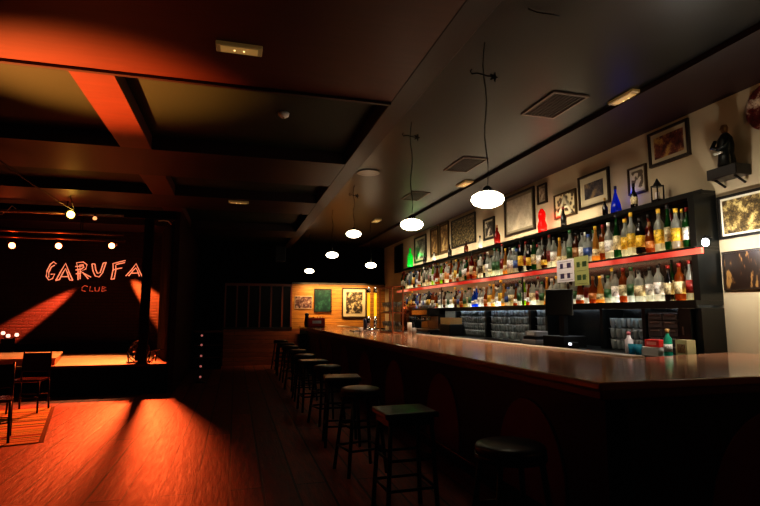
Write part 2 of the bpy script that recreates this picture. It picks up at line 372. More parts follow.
GL = {'clear': glass('clear_glass', (205, 210, 205), .6, .5), 'amber': glass('amber_glass', (150, 78, 26), .3, .6),
      'gold': glass('gold_glass', (206, 160, 84), .35, .6), 'green': glass('green_glass', (30, 84, 36), .25, .55),
      'brown': glass('brown_glass', (72, 34, 16), .2, .5), 'dark': glass('dark_glass', (22, 20, 20), .08, .3),
      'blue': glass('blue_glass', (40, 90, 200), .25, .6), 'red': glass('red_glass', (120, 22, 18), .2, .6),
      'lime': glass('lime_glass', (150, 200, 40), .25, .6), 'white': glass('milk_glass', (225, 222, 215), .0, .55)}
LC = {'cream': (214, 200, 160), 'white': (228, 226, 222), 'black': (20, 18, 18), 'red': (130, 30, 24), 'green': (40, 90, 50), 'yellow': (220, 180, 60), 'blue': (50, 80, 150), 'orange': (200, 130, 70), 'tan': (150, 110, 70)}
def lmat(c):
    n = c+'_paper_label'
    if n in MATS: return MATS[n]
    cc = LC[c]; dk = tuple(int(v*.45) for v in cc) if c != 'black' else (150, 130, 80)
    return art(n, cc, cc, dk, 60, 'noise', .5)
def make_bottle(kind, h, g, lc, cc):
    p = prof(kind, h); sqf = .8 if kind == 'square' else 0
    o = MB().lathe(p, 12, sq=sqf).build('bottle', GL[g])
    R0 = max(r for r, z in p); r1, z1 = p[-1]
    lo, hi = (.14, .36) if kind in ('squat', 'bell', 'flask') else (.18, .50)
    if kind in ('bell', 'flask'): pr = [(r+.0012, z) for r, z in p if lo*h-.01 < z < hi*h]; pr = [(p[2][0]+(p[3][0]-p[2][0])*.4+.0015, h*.13), (p[3][0]+.0015, h*.33)]
    else: pr = [(R0+.0015, lo*h), (R0+.0015, hi*h)]
    MB().lathe(pr, 12, sq=sqf).build('bottle_label', lmat(lc), o)
    cm = mat(cc+'_cap', LC.get(cc, (60, 60, 60)), .35, .2)
    MB().lathe([(r1+.0015, z1-.012), (r1+.0025, z1+.0), (r1+.0025, h), (0, h)], 10).build('bottle_cap', cm, o)
    return o
specs = [('round', .31, 'amber', 'cream', 'red'), ('round', .30, 'clear', 'white', 'white'), ('slim', .34, 'green', 'cream', 'black'), ('square', .30, 'clear', 'cream', 'black'),
         ('squat', .27, 'amber', 'orange', 'tan'), ('round', .32, 'dark', 'yellow', 'black'), ('square', .29, 'clear', 'blue', 'blue'), ('bell', .31, 'gold', 'cream', 'yellow'),
         ('slim', .36, 'clear', 'red', 'red'), ('round', .30, 'brown', 'tan', 'black'), ('flask', .28, 'clear', 'cream', 'black'), ('round', .33, 'green', 'white', 'red'),
         ('squat', .25, 'brown', 'yellow', 'black'), ('slim', .35, 'lime', 'white', 'white'), ('round', .30, 'clear', 'white', 'black'), ('square', .30, 'white', 'black', 'black'),
         ('round', .31, 'clear', 'green', 'green'), ('bell', .30, 'amber', 'white', 'black'), ('slim', .33, 'dark', 'cream', 'red'), ('round', .30, 'white', 'orange', 'orange'),
         ('flask', .29, 'blue', 'white', 'white'), ('round', .32, 'red', 'cream', 'black'), ('square', .31, 'green', 'yellow', 'yellow'), ('round', .34, 'clear', 'yellow', 'yellow')]
protos = [make_bottle(*s) for s in specs]
SHW = {'round': 'tall round', 'slim': 'slender', 'squat': 'squat', 'square': 'square', 'bell': 'bell-shaped', 'flask': 'rounded'}
used = [False]*len(protos)
def put_bottle(i, x, y, z, s, label, group):
    if used[i]: o = copy_tree(protos[i])
    else: o = protos[i]; used[i] = True
    o.location = (x, y, z); o.scale = (s[0], s[0], s[1]); o.rotation_euler.z = R.uniform(-.5, .5)
    tag(o, label, 'bottle', group)
def row(y0, y1, step, x, z, hmul, wmul, rowname, pick, skip=()):
    y = y0; k = 0
    while y < y1:
        if any(a < y < b for a, b in skip): y += step; continue
        k += 1
        i = pick(y, k); s = specs[i]
        put_bottle(i, x+R.uniform(-.012, .012), y, z, (wmul*R.uniform(.92, 1.04)*(.72 if s[0] == 'squat' else .85 if s[0] in ('bell', 'flask') else 1), hmul*R.uniform(.84, 1.08)),
                   '%s %s bottle, %s label, %s from near end, %s' % (SHW[s[0]], {'gold': 'golden', 'dark': 'black', 'white': 'milk-white'}.get(s[2], s[2]), s[3], ordinal(k), rowname), 'bottles in the '+rowname)
        y += step*R.uniform(.95, 1.12)
def by_colours(cs):
    ids = [i for i, s in enumerate(specs) if s[2] in cs]; return ids
def pick_up(y, k):
    if y < 5.0: return R.choice(by_colours(['brown', 'dark', 'amber', 'green', 'red', 'clear']))
    if y < 6.6: return R.choice(by_colours(['amber', 'gold', 'amber', 'clear', 'gold', 'brown']))
    if y < 8.5: return R.choice(by_colours(['clear', 'white', 'dark', 'gold', 'green']))
    return R.choice(by_colours(['clear', 'white', 'lime', 'amber', 'clear', 'red', 'green', 'dark']))
def pick_lo(y, k):
    if y < 5.2: return R.choice(by_colours(['brown', 'dark', 'clear', 'amber', 'clear', 'white'])+[2, 13])
    if y < 6.2: return R.choice(by_colours(['amber', 'brown', 'gold', 'clear']))
    if y < 9: return R.choice(by_colours(['clear', 'white', 'lime', 'blue', 'gold', 'clear', 'white', 'amber']))
    return R.choice(by_colours(['amber', 'gold', 'dark', 'brown', 'clear', 'blue']))
row(3.99, 12.95, .118, 4.205, 2.091, 1.40, 1.38, 'upper shelf front row', pick_up)
row(4.02, 12.9, .150, 4.35, 2.091, 1.36, 1.1, 'upper shelf back row', pick_up)
row(3.99, 12.9, .12, 4.205, 1.581, 1.2, 1.38, 'lower shelf front row', pick_lo)
row(4.02, 12.8, .165, 4.35, 1.581, 1.2, 1.1, 'lower shelf back row', pick_lo)
for i, u in enumerate(used):
    if not u:
        for c in list(protos[i].children): bpy.data.objects.remove(c)
        bpy.data.objects.remove(protos[i])

# things standing on top of the unit
def deco_bottle(name, label, loc, pf, m, capm=None, cat='bottle', labm=None, sq=0):
    t = MB().lathe(pf, 16, sq=sq).build(name, m); t.location = loc; tag(t, label, cat)
    if capm: r, z = pf[-1]; MB().lathe([(r+.003, z-.01), (r+.003, z+.03), (0, z+.032)], 12).build('bottle_cap', capm, t)
    if labm: MB().lathe([(max(p[0] for p in pf)+.002, pf[2][1]+.03), (max(p[0] for p in pf)+.002, pf[2][1]+.11)], 16, sq=sq).build('bottle_label', labm, t)
    return t
TZ = 2.637
deco_bottle('blue_bottle', 'cobalt blue cone-shaped bottle glowing on top of the bar unit', (4.3, 5.05, TZ), [(0, 0), (.062, 0), (.065, .01), (.052, .1), (.024, .2), (.013, .24), (.013, .29)], glass('cobalt_glass', (20, 50, 200), .15, .6, es=.2), mat('navy_cap', (20, 24, 60), .4))
deco_bottle('liquor_bottle', 'black bottle with cream label on top board, beside the blue bottle', (4.3, 4.76, TZ), [(0, 0), (.036, 0), (.038, .01), (.038, .14), (.014, .2), (.013, .25)], GL['dark'], mat('black_cap', (20, 20, 20), .4), labm=lmat('cream'))
lan = thing('lantern', 'small black lantern on the top board nearest the wall statue', 'lantern', (4.3, 4.42, TZ))
MB().box(-.045, -.045, 0, .045, .045, .02).box(-.045, -.045, .16, .045, .045, .175).build('lantern_frame', blk_metal, lan)
for a in (-1, 1):
    for c in (-1, 1): MB().box(a*.04-.005, c*.04-.005, .02, a*.04+.005, c*.04+.005, .16).build('lantern_post', blk_metal, lan)
MB().lathe([(.045, .175), (.02, .22), (.006, .25)], 8).build('lantern_roof', blk_metal, lan)
MB().lathe([(.022, .02), (.022, .1)], 10).build('candle', white_paint, lan)
deco_bottle('red_lamp', 'red glass figure lamp glowing on top board against cream wall', (4.31, 6.6, TZ), [(0, 0), (.06, 0), (.066, .02), (.07, .1), (.045, .18), (.055, .24), (.05, .3), (.02, .35), (0, .36)], glass('red_lamp_glass', (210, 24, 18), .05, .5, es=.45), cat='lamp')
deco_bottle('red_bottle', 'dark red bottle standing on top board before large pale frame', (4.3, 7.95, TZ), [(0, 0), (.05, 0), (.055, .02), (.055, .16), (.02, .24), (.018, .30)], GL['red'], mat('tan_cap', LC['tan'], .4))
deco_bottle('green_lamp', 'green glass lamp bottle glowing on far end of the top board', (4.31, 12.6, TZ), [(0, 0), (.07, 0), (.075, .02), (.075, .28), (.03, .4), (.028, .5)], glass('green_lamp_glass', (20, 190, 60), .05, .5, es=.45), cat='lamp')
deco_bottle('black_bottle', 'plain black bottle on the top board under the lettered frame', (4.3, 6.07, TZ), [(0, 0), (.038, 0), (.04, .01), (.04, .13), (.014, .19), (.013, .25)], GL['dark'], mat('red_cap', LC['red'], .4))
deco_bottle('black_bottle', 'short black bottle on the top board, just left of the blue bottle', (4.3, 5.24, TZ), [(0, 0), (.03, 0), (.032, .01), (.032, .1), (.012, .15), (.011, .19)], GL['dark'], mat('gold_cap', (150, 120, 50), .4))
for i, (y, g, h) in enumerate([(8.6, 'clear', .24), (9.2, 'brown', .22), (10.0, 'dark', .26), (10.9, 'clear', .2), (11.5, 'dark', .25)]):
    deco_bottle('liquor_bottle', '%s glass bottle on the top board, %s beyond the dark red bottle' % (g, ordinal(i+1)), (4.3, y, TZ), [(0, 0), (.04, 0), (.043, .01), (.043, h*.5), (.015, h*.7), (.014, h*.9)], GL[g], mat('black_cap', (20, 20, 20), .4))
# shelf-end spotlight
sl = thing('shelf_lamp', 'small bright white lamp at the near end of the upper shelf', 'lamp', (4.12, 3.72, 2.10))
MB().lathe([(0, -.03), (.02, -.03), (.028, -.01), (.028, .012), (.018, .03), (0, .032)], 16).build('bulb', mat('white_bulb', (255, 255, 255), .3, emis=(240, 245, 255), es=60), sl)
MB().lathe([(.012, .03), (.012, .06), (0, .06)], 10).box(-.01, -.01, .045, .06, .01, .06).build('lamp_bracket', blk_metal, sl)

# ------------------------------------------------------------------ glasses in the racks under the lower shelf
gmat = glass('tumbler_glass', (190, 196, 196), .62, .1, .03)
gm = MB().lathe([(.026, 0), (.029, .02), (.033, .03), (.036, .085), (.034, .11), (.031, .11), (.027, .01), (0, .01)], 10)
g0 = None
def put_glass(x, y, z, lab, grp, s=1):
    global g0
    if g0 is None: g0 = gm.build('tumbler', gmat); o = g0
    else: o = g0.copy(); COL.objects.link(o)
    o.location = (x, y, z); o.scale = (s, s, s); o['label'] = lab; o['category'] = 'glass'; o['group'] = grp
bays = [(4.60, 5.16, 'bay right of the cash register'), (6.38, 6.70, 'narrow bay left of the cash register'), (6.80, 8.10, 'wide bay left of the cash register'), (8.2, 9.32, 'bay nearest the coffee machine')]
for a, b, nm in bays:
    for z, zn in ((1.052, 'bottom row'), (1.172, 'second row'), (1.292, 'third row'), (1.412, 'top row')):
        if z > 1.3 and 'right' in nm: continue
        if z > 1.06:
            rk = MB()
            for xx in (4.2, 4.28, 4.36): rk.tube([(xx, a, z-.006), (xx, b, z-.006)], .004, 4)
            o = rk.build('wire_rack', steel); tag(o, 'steel wire rack under the %s, %s' % (zn, nm), 'rack')
        y = a+.05
        while y < b-.03:
            put_glass(4.21, y, z+.001, 'clear upturned tumbler in the %s, %s' % (zn, nm), 'tumblers in the %s, %s' % (zn, nm)); y += .088

# ------------------------------------------------------------------ bar top and back counter equipment
CZ = 1.052
pos = thing('cash_register', 'black touchscreen cash register turned away, on the back counter', 'register', (3.96, 5.68, CZ), .0)
MB().box(-.16, -.22, 0, .16, .22, .13).build('cash_drawer', blk_plastic, pos, bevel=.008)
MB().box(-.03, -.05, .13, .03, .05, .42).build('stand', blk_plastic, pos)
MB().cbox(0, 0, 0, .05, .33, .33, Matrix.Translation((-.05, 0, .54)) @ Matrix.Rotation(.8, 4, 'Z') @ Matrix.Rotation(.12, 4, 'Y')).build('screen', mat('black_screen', (14, 13, 14), .2), pos, bevel=.006)
ct = thing('card_terminal', 'card terminal with small lit display beside the cash register', 'card terminal', (3.84, 5.35, CZ))
MB().box(-.03, -.05, 0, .05, .05, .07).build('body', blk_plastic, ct, bevel=.006)
MB().box(-.034, -.028, .035, -.031, .028, .06).build('display', mat('lit_display', (255, 255, 255), .3, emis=(235, 240, 255), es=2.5), ct)
pr = thing('receipt_printer', 'grey receipt printer left of the cash register', 'printer', (3.93, 6.25, CZ))
MB().box(-.09, -.14, .1, .09, .14, .17).build('housing', grey_plastic, pr, bevel=.01)
MB().box(-.12, -.17, 0, .12, .17, .06).build('base', grey_plastic, pr, bevel=.006)
MB().box(-.11, -.15, .06, .1, .15, .1).build('paper_tray', blk_plastic, pr)
MB().box(-.093, -.09, .115, -.0905, .09, .155).build('slot_cover', white_paint, pr)
# sheets taped to the upper shelf edge
def sheet(label, y0, y1, z0, z1, c, ink):
    o = MB().box(4.1, y0, z0, 4.1045, y1, z1).build('paper_notice', c); tag(o, label, 'notice')
    mb = MB()
    for i in range(2):
        for j in range(2):
            cy = y0+(y1-y0)*(.3+.4*i); cz = z0+(z1-z0)*(.28+.45*j)
            mb.box(4.0975, cy-.03-.02*((i+j) % 2), cz-.035, 4.0995, cy+.03, cz+.03)
    for k in range(4): mb.box(4.0975, y0+.03, z0+.02+.08*k, 4.0995, y1-.05, z0+.024+.08*k)
    mb.build('printed_marks', ink, o)
sheet('white printed notice taped to the upper shelf edge, left of the pale green one', 5.62, 5.98, 1.86, 2.15, mat('white_paper', (230, 228, 235), .7), mat('purple_ink', (60, 50, 90), .6))
sheet('pale yellow-green printed notice taped to the upper shelf edge', 5.34, 5.61, 1.80, 2.16, mat('yellow_green_paper', (166, 172, 110), .7), mat('green_ink', (50, 80, 40), .6))
# coffee machine
cm_ = thing('coffee_machine', 'black and chrome espresso machine on the back counter by the far shelves', 'coffee machine', (4.0, 10.3, CZ))
MB().box(-.05, -.5, .05, .1, .5, .52).box(-.28, -.5, .36, .1, .5, .52).build('body', blk_plastic, cm_, bevel=.02)
MB().box(-.058, -.47, .1, -.05, .47, .35).build('splash_panel', steel, cm_)
MB().box(-.286, -.46, .38, -.28, .46, .48).build('front_badge_panel', chrome, cm_)
MB().box(-.28, -.5, .04, .1, .5, .09).build('drip_tray', steel, cm_, bevel=.005)
for y in (-.28, 0, .28):
    g = MB().lathe([(.035, .26), (.04, .27), (.04, .34)], 12, c=(-.18, y, 0)).build('group_head', chrome, cm_)
    MB().tube([(-.2, y, .275), (-.36, y, .26)], .014, 8).build('handle', blk_plastic, g)
for y in (-.44, .44): MB().tube([(-.24, y, .36), (-.27, y, .25), (-.25, y, .14)], .007, 6).build('steam_wand', chrome, cm_)
for x, y in ((-.2, -.46), (-.2, .46), (.07, -.46), (.07, .46)): MB().lathe([(.02, 0), (.02, .05)], 10, c=(x, y, 0)).build('foot', blk_metal, cm_)
for k in range(9):
    o = MB().lathe([(.022, 0), (.038, .05), (.04, .06), (.036, .06), (.02, .01), (0, .01)], 12).build('coffee_cup', white_paint)
    o.location = (3.84+.09*(k % 2), 9.92+.095*k, CZ+.522); tag(o, 'white coffee cup on top of the espresso machine', 'cup', 'cups on the espresso machine')
bx = thing('wooden_crate', 'pale wooden box stacked on black box beside the coffee machine', 'box', (4.0, 9.3, 1.26))
MB().box(-.12, -.24, 0, .12, .24, .012).build('base', mat('pale_box_wood', (186, 150, 96), .6), bx)
for q in ((-.12, -.24, -.108, .24), (.108, -.24, .12, .24), (-.108, -.24, .108, -.228), (-.108, .228, .108, .24)): MB().box(q[0], q[1], .012, q[2], q[3], .12).build('side_board', MATS['pale_box_wood'], bx)
o = MB().box(-.14, -.26, 0, .14, .26, .205).build('black_box', blk_plastic, bevel=.01); o.location = (4.0, 9.3, CZ); tag(o, 'black box under the pale wooden crate on back counter', 'box')
# tall beer tower on the bar
bt = thing('beer_tower', 'tall beer tower of two yellow glass columns standing on the bar', 'beer dispenser', (2.72, 10.4, 1.102))
MB().lathe([(0, 0), (.13, 0), (.13, .03), (.06, .06), (0, .06)], 20).build('base', chrome, bt)
for y in (-.07, .07):
    MB().lathe([(.03, .30), (.03, .78), (0, .78)], 14, c=(y, 0, 0)).build('glass_column', glass('beer_glass', (240, 190, 50), .15, .5, es=1.3), bt)
    MB().lathe([(.035, .06), (.035, .30)], 14, c=(y, 0, 0)).build('column_foot', chrome, bt)
    MB().lathe([(.035, .78), (.04, .80), (.04, .86), (.02, .9), (0, .9)], 14, c=(y, 0, 0)).build('column_cap', chrome, bt)
    MB().tube([(y, -.03, .24), (y, -.1, .25), (y, -.12, .2)], .01, 8).build('tap', chrome, bt)
dt = tag(MB().box(-.15, -.2, 0, .15, .2, .025).build('drip_tray', steel, bevel=.004), 'steel drip tray on the bar in front of beer tower', 'tray'); dt.location = (2.42, 10.3, 1.101)
# wooden rack with hanging glasses on the bar
rk = thing('glass_rack', 'wooden two-tier glass rack standing on the bar right of beer tower', 'rack', (2.86, 9.5, 1.102))
wd = mat('orange_brown_wood', (168, 96, 50), .45, noise=.2, nscale=8)
for x in (-.1, .1):
    for y in (-.42, .42): MB().box(x-.012, y-.012, 0, x+.012, y+.012, .86).build('post', wd, rk)
for z in (.0, .36, .84): MB().box(-.112, -.432, z, .112, .432, z+.02).build('shelf', wd, rk)
for z, zn in ((1.134+.001, 'lower shelf'), (1.495, 'middle shelf')):
    for k in range(6):
        for h in range(2):
            o = MB().lathe([(.028, 0), (.03, .01), (.005, .02), (.005, .09), (.03, .13), (.036, .19), (.033, .19), (.027, .13), (0, .1)], 10).build('wine_glass', gmat) if (k, h, zn) == (0, 0, 'lower shelf') else wg.copy()
            if (k, h, zn) == (0, 0, 'lower shelf'): wg = o
            else: COL.objects.link(o)
            o.location = (2.81+.1*h, 9.5-.33+.13*k, z-.012); tag(o, 'stemmed glass on the %s of the wooden bar rack' % zn, 'glass', 'stemmed glasses on the %s of the wooden rack' % zn)
# copper urn
un = thing('coffee_grinder', 'brass and black coffee grinder on the back counter beyond the espresso machine', 'grinder', (3.98, 11.5, CZ))
MB().lathe([(0, 0), (.09, 0), (.09, .05), (.05, .08), (.05, .2), (.08, .24), (.08, .34), (0, .34)], 16).build('body', blk_plastic, un)
MB().lathe([(.05, .34), (.085, .5), (.085, .6), (0, .61)], 16).build('hopper', glass('hopper_amber', (150, 80, 30), .2, .4), un)
MB().lathe([(.088, .6), (.088, .63), (.02, .65), (0, .65)], 16).build('lid', brass, un)
u2 = thing('copper_urn', 'tall copper urn between the glass rack and coffee machine', 'urn', (4.0, 12.1, CZ))
MB().lathe([(.1, 0), (.11, .02), (.07, .08), (.11, .16), (.12, .5), (.09, .58), (0, .6)], 20).build('body', mat('copper', (190, 110, 70), .25, 1.), u2)
MB().lathe([(.03, .6), (.02, .66), (.03, .7), (0, .72)], 12).build('finial', brass, u2)
MB().tube([(-.1, 0, .15), (-.17, 0, .15), (-.18, 0, .1)], .012, 8).build('tap', brass, u2)
# small items along the bar's inner edge near the taps
for i, (x, y, h, c, nm) in enumerate([(2.96, 8.7, .2, (210, 205, 200), 'white'), (2.9, 8.3, .12, (170, 168, 165), 'grey'), (2.3, 9.6, .1, (220, 218, 210), 'ivory'), (2.75, 11.1, .24, (40, 50, 80), 'dark blue')]):
    o = MB().lathe([(0, 0), (.036, 0), (.042, h*.5), (.04, h), (.034, h), (.03, .01), (0, .01)], 14).build('cup', mat(nm+'_ceramic', c, .3)); o.location = (x, y, 1.102); tag(o, '%s beaker standing on the far bar top' % nm, 'cup')
# things at the far end of the bar
rb = thing('red_drinks_crate', 'red drinks crate on the far end of the bar by posters', 'crate', (2.15, 14.3, 1.102))
rdm = mat('red_crate_plastic', (176, 26, 30), .4)
MB().box(-.22, -.15, 0, .22, .15, .02).box(-.22, -.15, 0, .22, -.135, .24).box(-.22, .135, 0, .22, .15, .24).box(-.22, -.135, 0, -.205, .135, .24).box(.205, -.135, 0, .22, .135, .24).build('crate_body', rdm, rb)
MB().box(-.12, -.153, .09, .12, -.151, .17).build('crate_emblem', mat('navy_badge', (200, 200, 220), .4), rb)
for k in range(5):
    o = MB().lathe([(0, 0), (.028, 0), (.03, .14), (.012, .2), (.012, .25), (0, .25)], 10).build('soda_bottle', [GL['clear'], GL['brown'], GL['white']][k % 3]) if k < 3 else None
    if o is None: o = sb.copy(); COL.objects.link(o)
    if k == 2: sb = o
    o.location = (2.0+.075*k, 14.3, 1.125); tag(o, 'small bottle standing in the red drinks crate', 'bottle', 'bottles in the red crate')
nb = tag(MB().lathe([(0, 0), (.06, 0), (.07, .1), (.05, .28), (.06, .34), (.03, .38), (0, .38)], 16).build('blue_jug', mat('dark_blue_ceramic', (26, 30, 60), .3)), 'dark blue jug left of the red drinks crate', 'jug'); nb.location = (1.93, 14.55, 1.102)

# near end of the back counter
bo = thing('spray_bottle', 'white plastic bottle on near back counter', 'bottle', (3.9, 4.5, CZ))
MB().lathe([(0, 0), (.036, 0), (.04, .01), (.04, .13), (.02, .16), (.016, .19)], 14).build('body', mat('white_plastic', (225, 215, 220), .35), bo)
MB().lathe([(.02, .185), (.02, .215), (0, .22)], 10).build('cap', mat('pink_cap', (210, 120, 130), .4), bo)
bg = thing('soap_bottle', 'turquoise green plastic bottle at near end of the back counter', 'bottle', (3.9, 4.0, CZ))
MB().lathe([(0, 0), (.036, 0), (.038, .01), (.036, .17), (.016, .2), (.014, .23)], 14).build('body', mat('turquoise_plastic', (30, 160, 130), .3), bg)
MB().lathe([(.018, .22), (.018, .26), (0, .262)], 10).build('cap', mat('tan_pump_cap', (190, 150, 90), .4), bg)
MB().lathe([(.0385, .05), (.0385, .12)], 14).build('bottle_label', lmat('white'), bg)
cbx = thing('tissue_box', 'cream printed box at the near end of the back counter', 'box', (4.04, 3.94, CZ))
MB().box(-.05, -.065, 0, .05, .065, .16).build('carton', mat('cream_carton', (196, 186, 140), .6), cbx)
MB().box(-.052, -.045, .04, -.0505, .045, .12).build('printed_panel', lmat('tan'), cbx)
drw = thing('drawer_organizer', 'grey drawer organiser in the bay behind the red packet', 'drawers', (4.26, 4.31, CZ))
MB().box(-.1, -.2, 0, .12, .2, .42).build('case', mat('dark_grey_case', (50, 50, 50), .4), drw)
for k in range(5):
    for h in range(2):
        d = MB().box(-.115, -.19+.195*h, .02+.08*k, -.1, -.01+.195*h, .085+.08*k).build('drawer', mat('grey_drawer', (70, 62, 62), .35), drw, bevel=.003)
        MB().box(-.121, -.16+.195*h, .065+.08*k, -.115, -.04+.195*h, .078+.08*k).build('handle', steel, d)
rp = tag(MB().box(-.05, -.09, 0, .05, .09, .07).build('red_packet', mat('red_pack', (210, 50, 46), .45), bevel=.006), 'red packet on a white stack of napkins, near back counter', 'packet'); rp.location = (3.95, 4.2, CZ+.082)
MB().box(-.052, -.06, .02, -.0505, .06, .05).build('printed_band', mat('pink_band', (236, 150, 140), .5), rp)
ns = MB()
for k in range(6): ns.box(-.08+.002*(k % 2), -.13+.003*(k % 3), .013*k, .08, .13, .013*k+.012)
o = ns.build('napkin_stack', white_paint); o.location = (3.95, 4.22, CZ); tag(o, 'stack of white napkins under the red packet', 'napkins')
for i, (x, y, c) in enumerate([(3.86, 4.42, 'aqua'), (3.86, 4.33, 'aqua')]):
    o = MB().lathe([(.026, 0), (.034, .1), (.031, .1), (.023, .008), (0, .008)], 12).build('tumbler', glass('aqua_glass', (80, 170, 190), .4, .4)); o.location = (x, y-.0, CZ)
    tag(o, 'aqua tinted tumbler beside the white plastic bottle', 'glass', 'aqua tumblers on the back counter')
bd = tag(MB().box(3.84, 6.5, CZ, 4.1, 7.6, CZ+.02).build('draining_mat', steel), 'steel draining tray on the back counter under the glass bays', 'tray')
for i in range(8):
    put_glass(3.92+.09*(i % 2), 6.62+.12*i, CZ+.021, 'clear tumbler upside down on the steel draining tray', 'tumblers on the draining tray')

# ------------------------------------------------------------------ framed pictures on the right wall
def frame(name, label, y0, y1, z0, z1, fm, am, fw=.03, mt=.05, cat='picture', mm=None):
    cy, cz = (y0+y1)/2, (z0+z1)/2; hy, hz = (y1-y0)/2, (z1-z0)/2
    t = thing(name, label, cat, (XW-.001, cy, cz))
    MB().box(-.03, -hy, -hz, 0, -hy+fw, hz).box(-.03, hy-fw, -hz, 0, hy, hz).box(-.03, -hy+fw, -hz, 0, hy-fw, -hz+fw).box(-.03, -hy+fw, hz-fw, 0, hy-fw, hz).build('frame', fm, t)
    if mt: MB().box(-.012, -hy+fw, -hz+fw, 0, hy-fw, hz-fw).build('mount', mm or mount, t)
    q = fw+mt
    MB().box(-.016, -hy+q, -hz+q, -.004, hy-q, hz-q).build('print', am, t)
    return t
frame('framed_picture', 'dark framed carnival-coloured print nearest the ceiling above the statue', 4.10, 4.64, 3.07, 3.46, dk_frame, art('print_a', (40, 18, 22), (110, 60, 50), (190, 160, 90), 9), .03, .045)
frame('framed_picture', 'small pale framed print right of the portrait frame', 4.70, 4.98, 2.83, 3.15, gold, art('print_b', (90, 78, 56), (150, 136, 100), (190, 180, 150), 14, 'wave'), .02, .03)
frame('framed_picture', 'brown framed dark portrait print with wide cream mount', 5.30, 5.90, 2.83, 3.28, dk_frame, art('print_c', (20, 22, 30), (70, 66, 70), (130, 110, 80), 6), .03, .09)
lt = frame('framed_picture', 'square frame with large pale letter A on a tiled pattern', 5.96, 6.46, 2.80, 3.16, gold, art('print_d', (70, 60, 44), (170, 156, 120), (206, 196, 160), 16, 'voronoi'), .025, 0)
lm = MB()
for a, b in (((.13, -.13), (0, .12)), ((0, .12), (-.13, -.13)), ((.07, -.03), (-.07, -.03))): lm.tube([(-.022, a[0], a[1]), (-.022, b[0], b[1])], .02, 6)
lm.build('letter', mat('ivory_letter', (206, 198, 172), .5), lt)
frame('framed_picture', 'tiny dark framed card high on the wall between larger frames', 6.64, 6.88, 3.11, 3.41, dk_frame, art('print_e', (70, 56, 50), (150, 130, 110), (190, 180, 160), 14), .025, .02)
frame('framed_picture', 'large pale grey print in thin dark frame above the red lamp', 6.98, 7.91, 2.75, 3.44, dk_frame, art('print_f', (150, 142, 126), (172, 162, 144), (190, 180, 160), 5), .035, .05, mm=mat('grey_mount', (120, 112, 92), .7))
frame('framed_picture', 'small black framed figure print left of large pale print', 8.28, 8.71, 2.80, 3.20, mat('black_frame', (20, 18, 16), .35), art('print_g', (18, 16, 14), (60, 54, 48), (210, 200, 180), 8), .04, .03)
frame('framed_picture', 'wide dark speckled crowd photograph in black frame', 9.05, 10.2, 2.83, 3.43, MATS['black_frame'], art('print_h', (24, 20, 14), (70, 62, 44), (150, 136, 100), 26, 'voronoi', .9), .03, 0)
frame('framed_picture', 'narrow brown frame of small photos, right of its twin', 10.36, 10.88, 2.78, 3.48, gold, art('print_i', (50, 36, 20), (130, 100, 60), (210, 190, 140), 8), .035, .04, mm=mat('brown_mount', (90, 62, 36), .7))
frame('framed_picture', 'narrow brown frame of small photos, left of its twin', 10.97, 11.46, 2.78, 3.46, gold, art('print_j', (44, 30, 18), (120, 90, 50), (200, 176, 130), 9), .035, .04, mm=MATS['brown_mount'])
frame('framed_picture', 'black and white framed poster left of the brown photo frames', 11.75, 12.6, 2.74, 3.40, MATS['black_frame'], art('print_k', (16, 16, 16), (90, 90, 84), (200, 196, 180), 3), .04, .05)
frame('framed_picture', 'black framed picture farthest along wall, beyond the green lamp', 13.59, 14.34, 2.62, 3.40, MATS['black_frame'], art('print_l', (10, 10, 10), (24, 22, 20), (50, 44, 40), 5), .04, .0)
frame('framed_picture', 'black framed photograph with white inner line near the shelf end', 3.16, 3.84, 2.15, 2.56, MATS['black_frame'], art('print_m', (30, 24, 16), (96, 80, 50), (200, 180, 120), 14), .025, .022, mm=mat('white_line', (220, 216, 200), .6))
frame('framed_picture', 'dark brown sheet of crowded drawings below the photograph', 3.18, 3.83, 1.67, 2.03, dk_frame, art('print_n', (26, 14, 8), (60, 38, 20), (120, 90, 50), 20, 'wave', .8, (1, 1, .3)), .015, 0)
# statue on bracket
br_ = thing('wall_bracket', 'black wooden bracket shelf fixed high on the cream wall', 'bracket', (XW-.001, 3.64, 2.70))
MB().box(-.18, -.15, 0, 0, .15, .10).build('shelf_box', black_wood, br_, bevel=.006)
for y in (-.1, .1): MB().tube([(-.02, y, -.06), (-.14, y, 0)], .012, 6).build('strut', blk_metal, br_)
st = thing('statuette', 'dark cloaked statuette with a bronze head standing on the wall bracket', 'statuette', (XW-.10, 3.64, 2.801))
MB().lathe([(0, 0), (.075, 0), (.085, .02), (.07, .12), (.078, .2), (.068, .27), (.04, .31), (.02, .33)], 18, sx=.75).build('robe', mat('dark_green_bronze', (24, 30, 28), .35, .3, bump=.5, nscale=20), st)
MB().lathe([(.018, .32), (.03, .345), (.034, .37), (.026, .40), (0, .41)], 14).lathe([(.02, 0), (.012, .02), (0, .024)], 8, c=(-.03, 0, .355)).build('head', mat('bronze_head', (120, 92, 50), .4, .5), st)
MB().tube([(-.04, -.07, .26), (-.085, -.06, .18), (-.09, .01, .16)], .018, 8).tube([(-.04, .07, .26), (-.085, .07, .19), (-.09, .02, .17)], .018, 8).build('arms', MATS['dark_green_bronze'], st)
MB().box(-.095, -.03, .12, -.075, .05, .135).build('sash', mat('pale_sash', (190, 190, 180), .5), st)
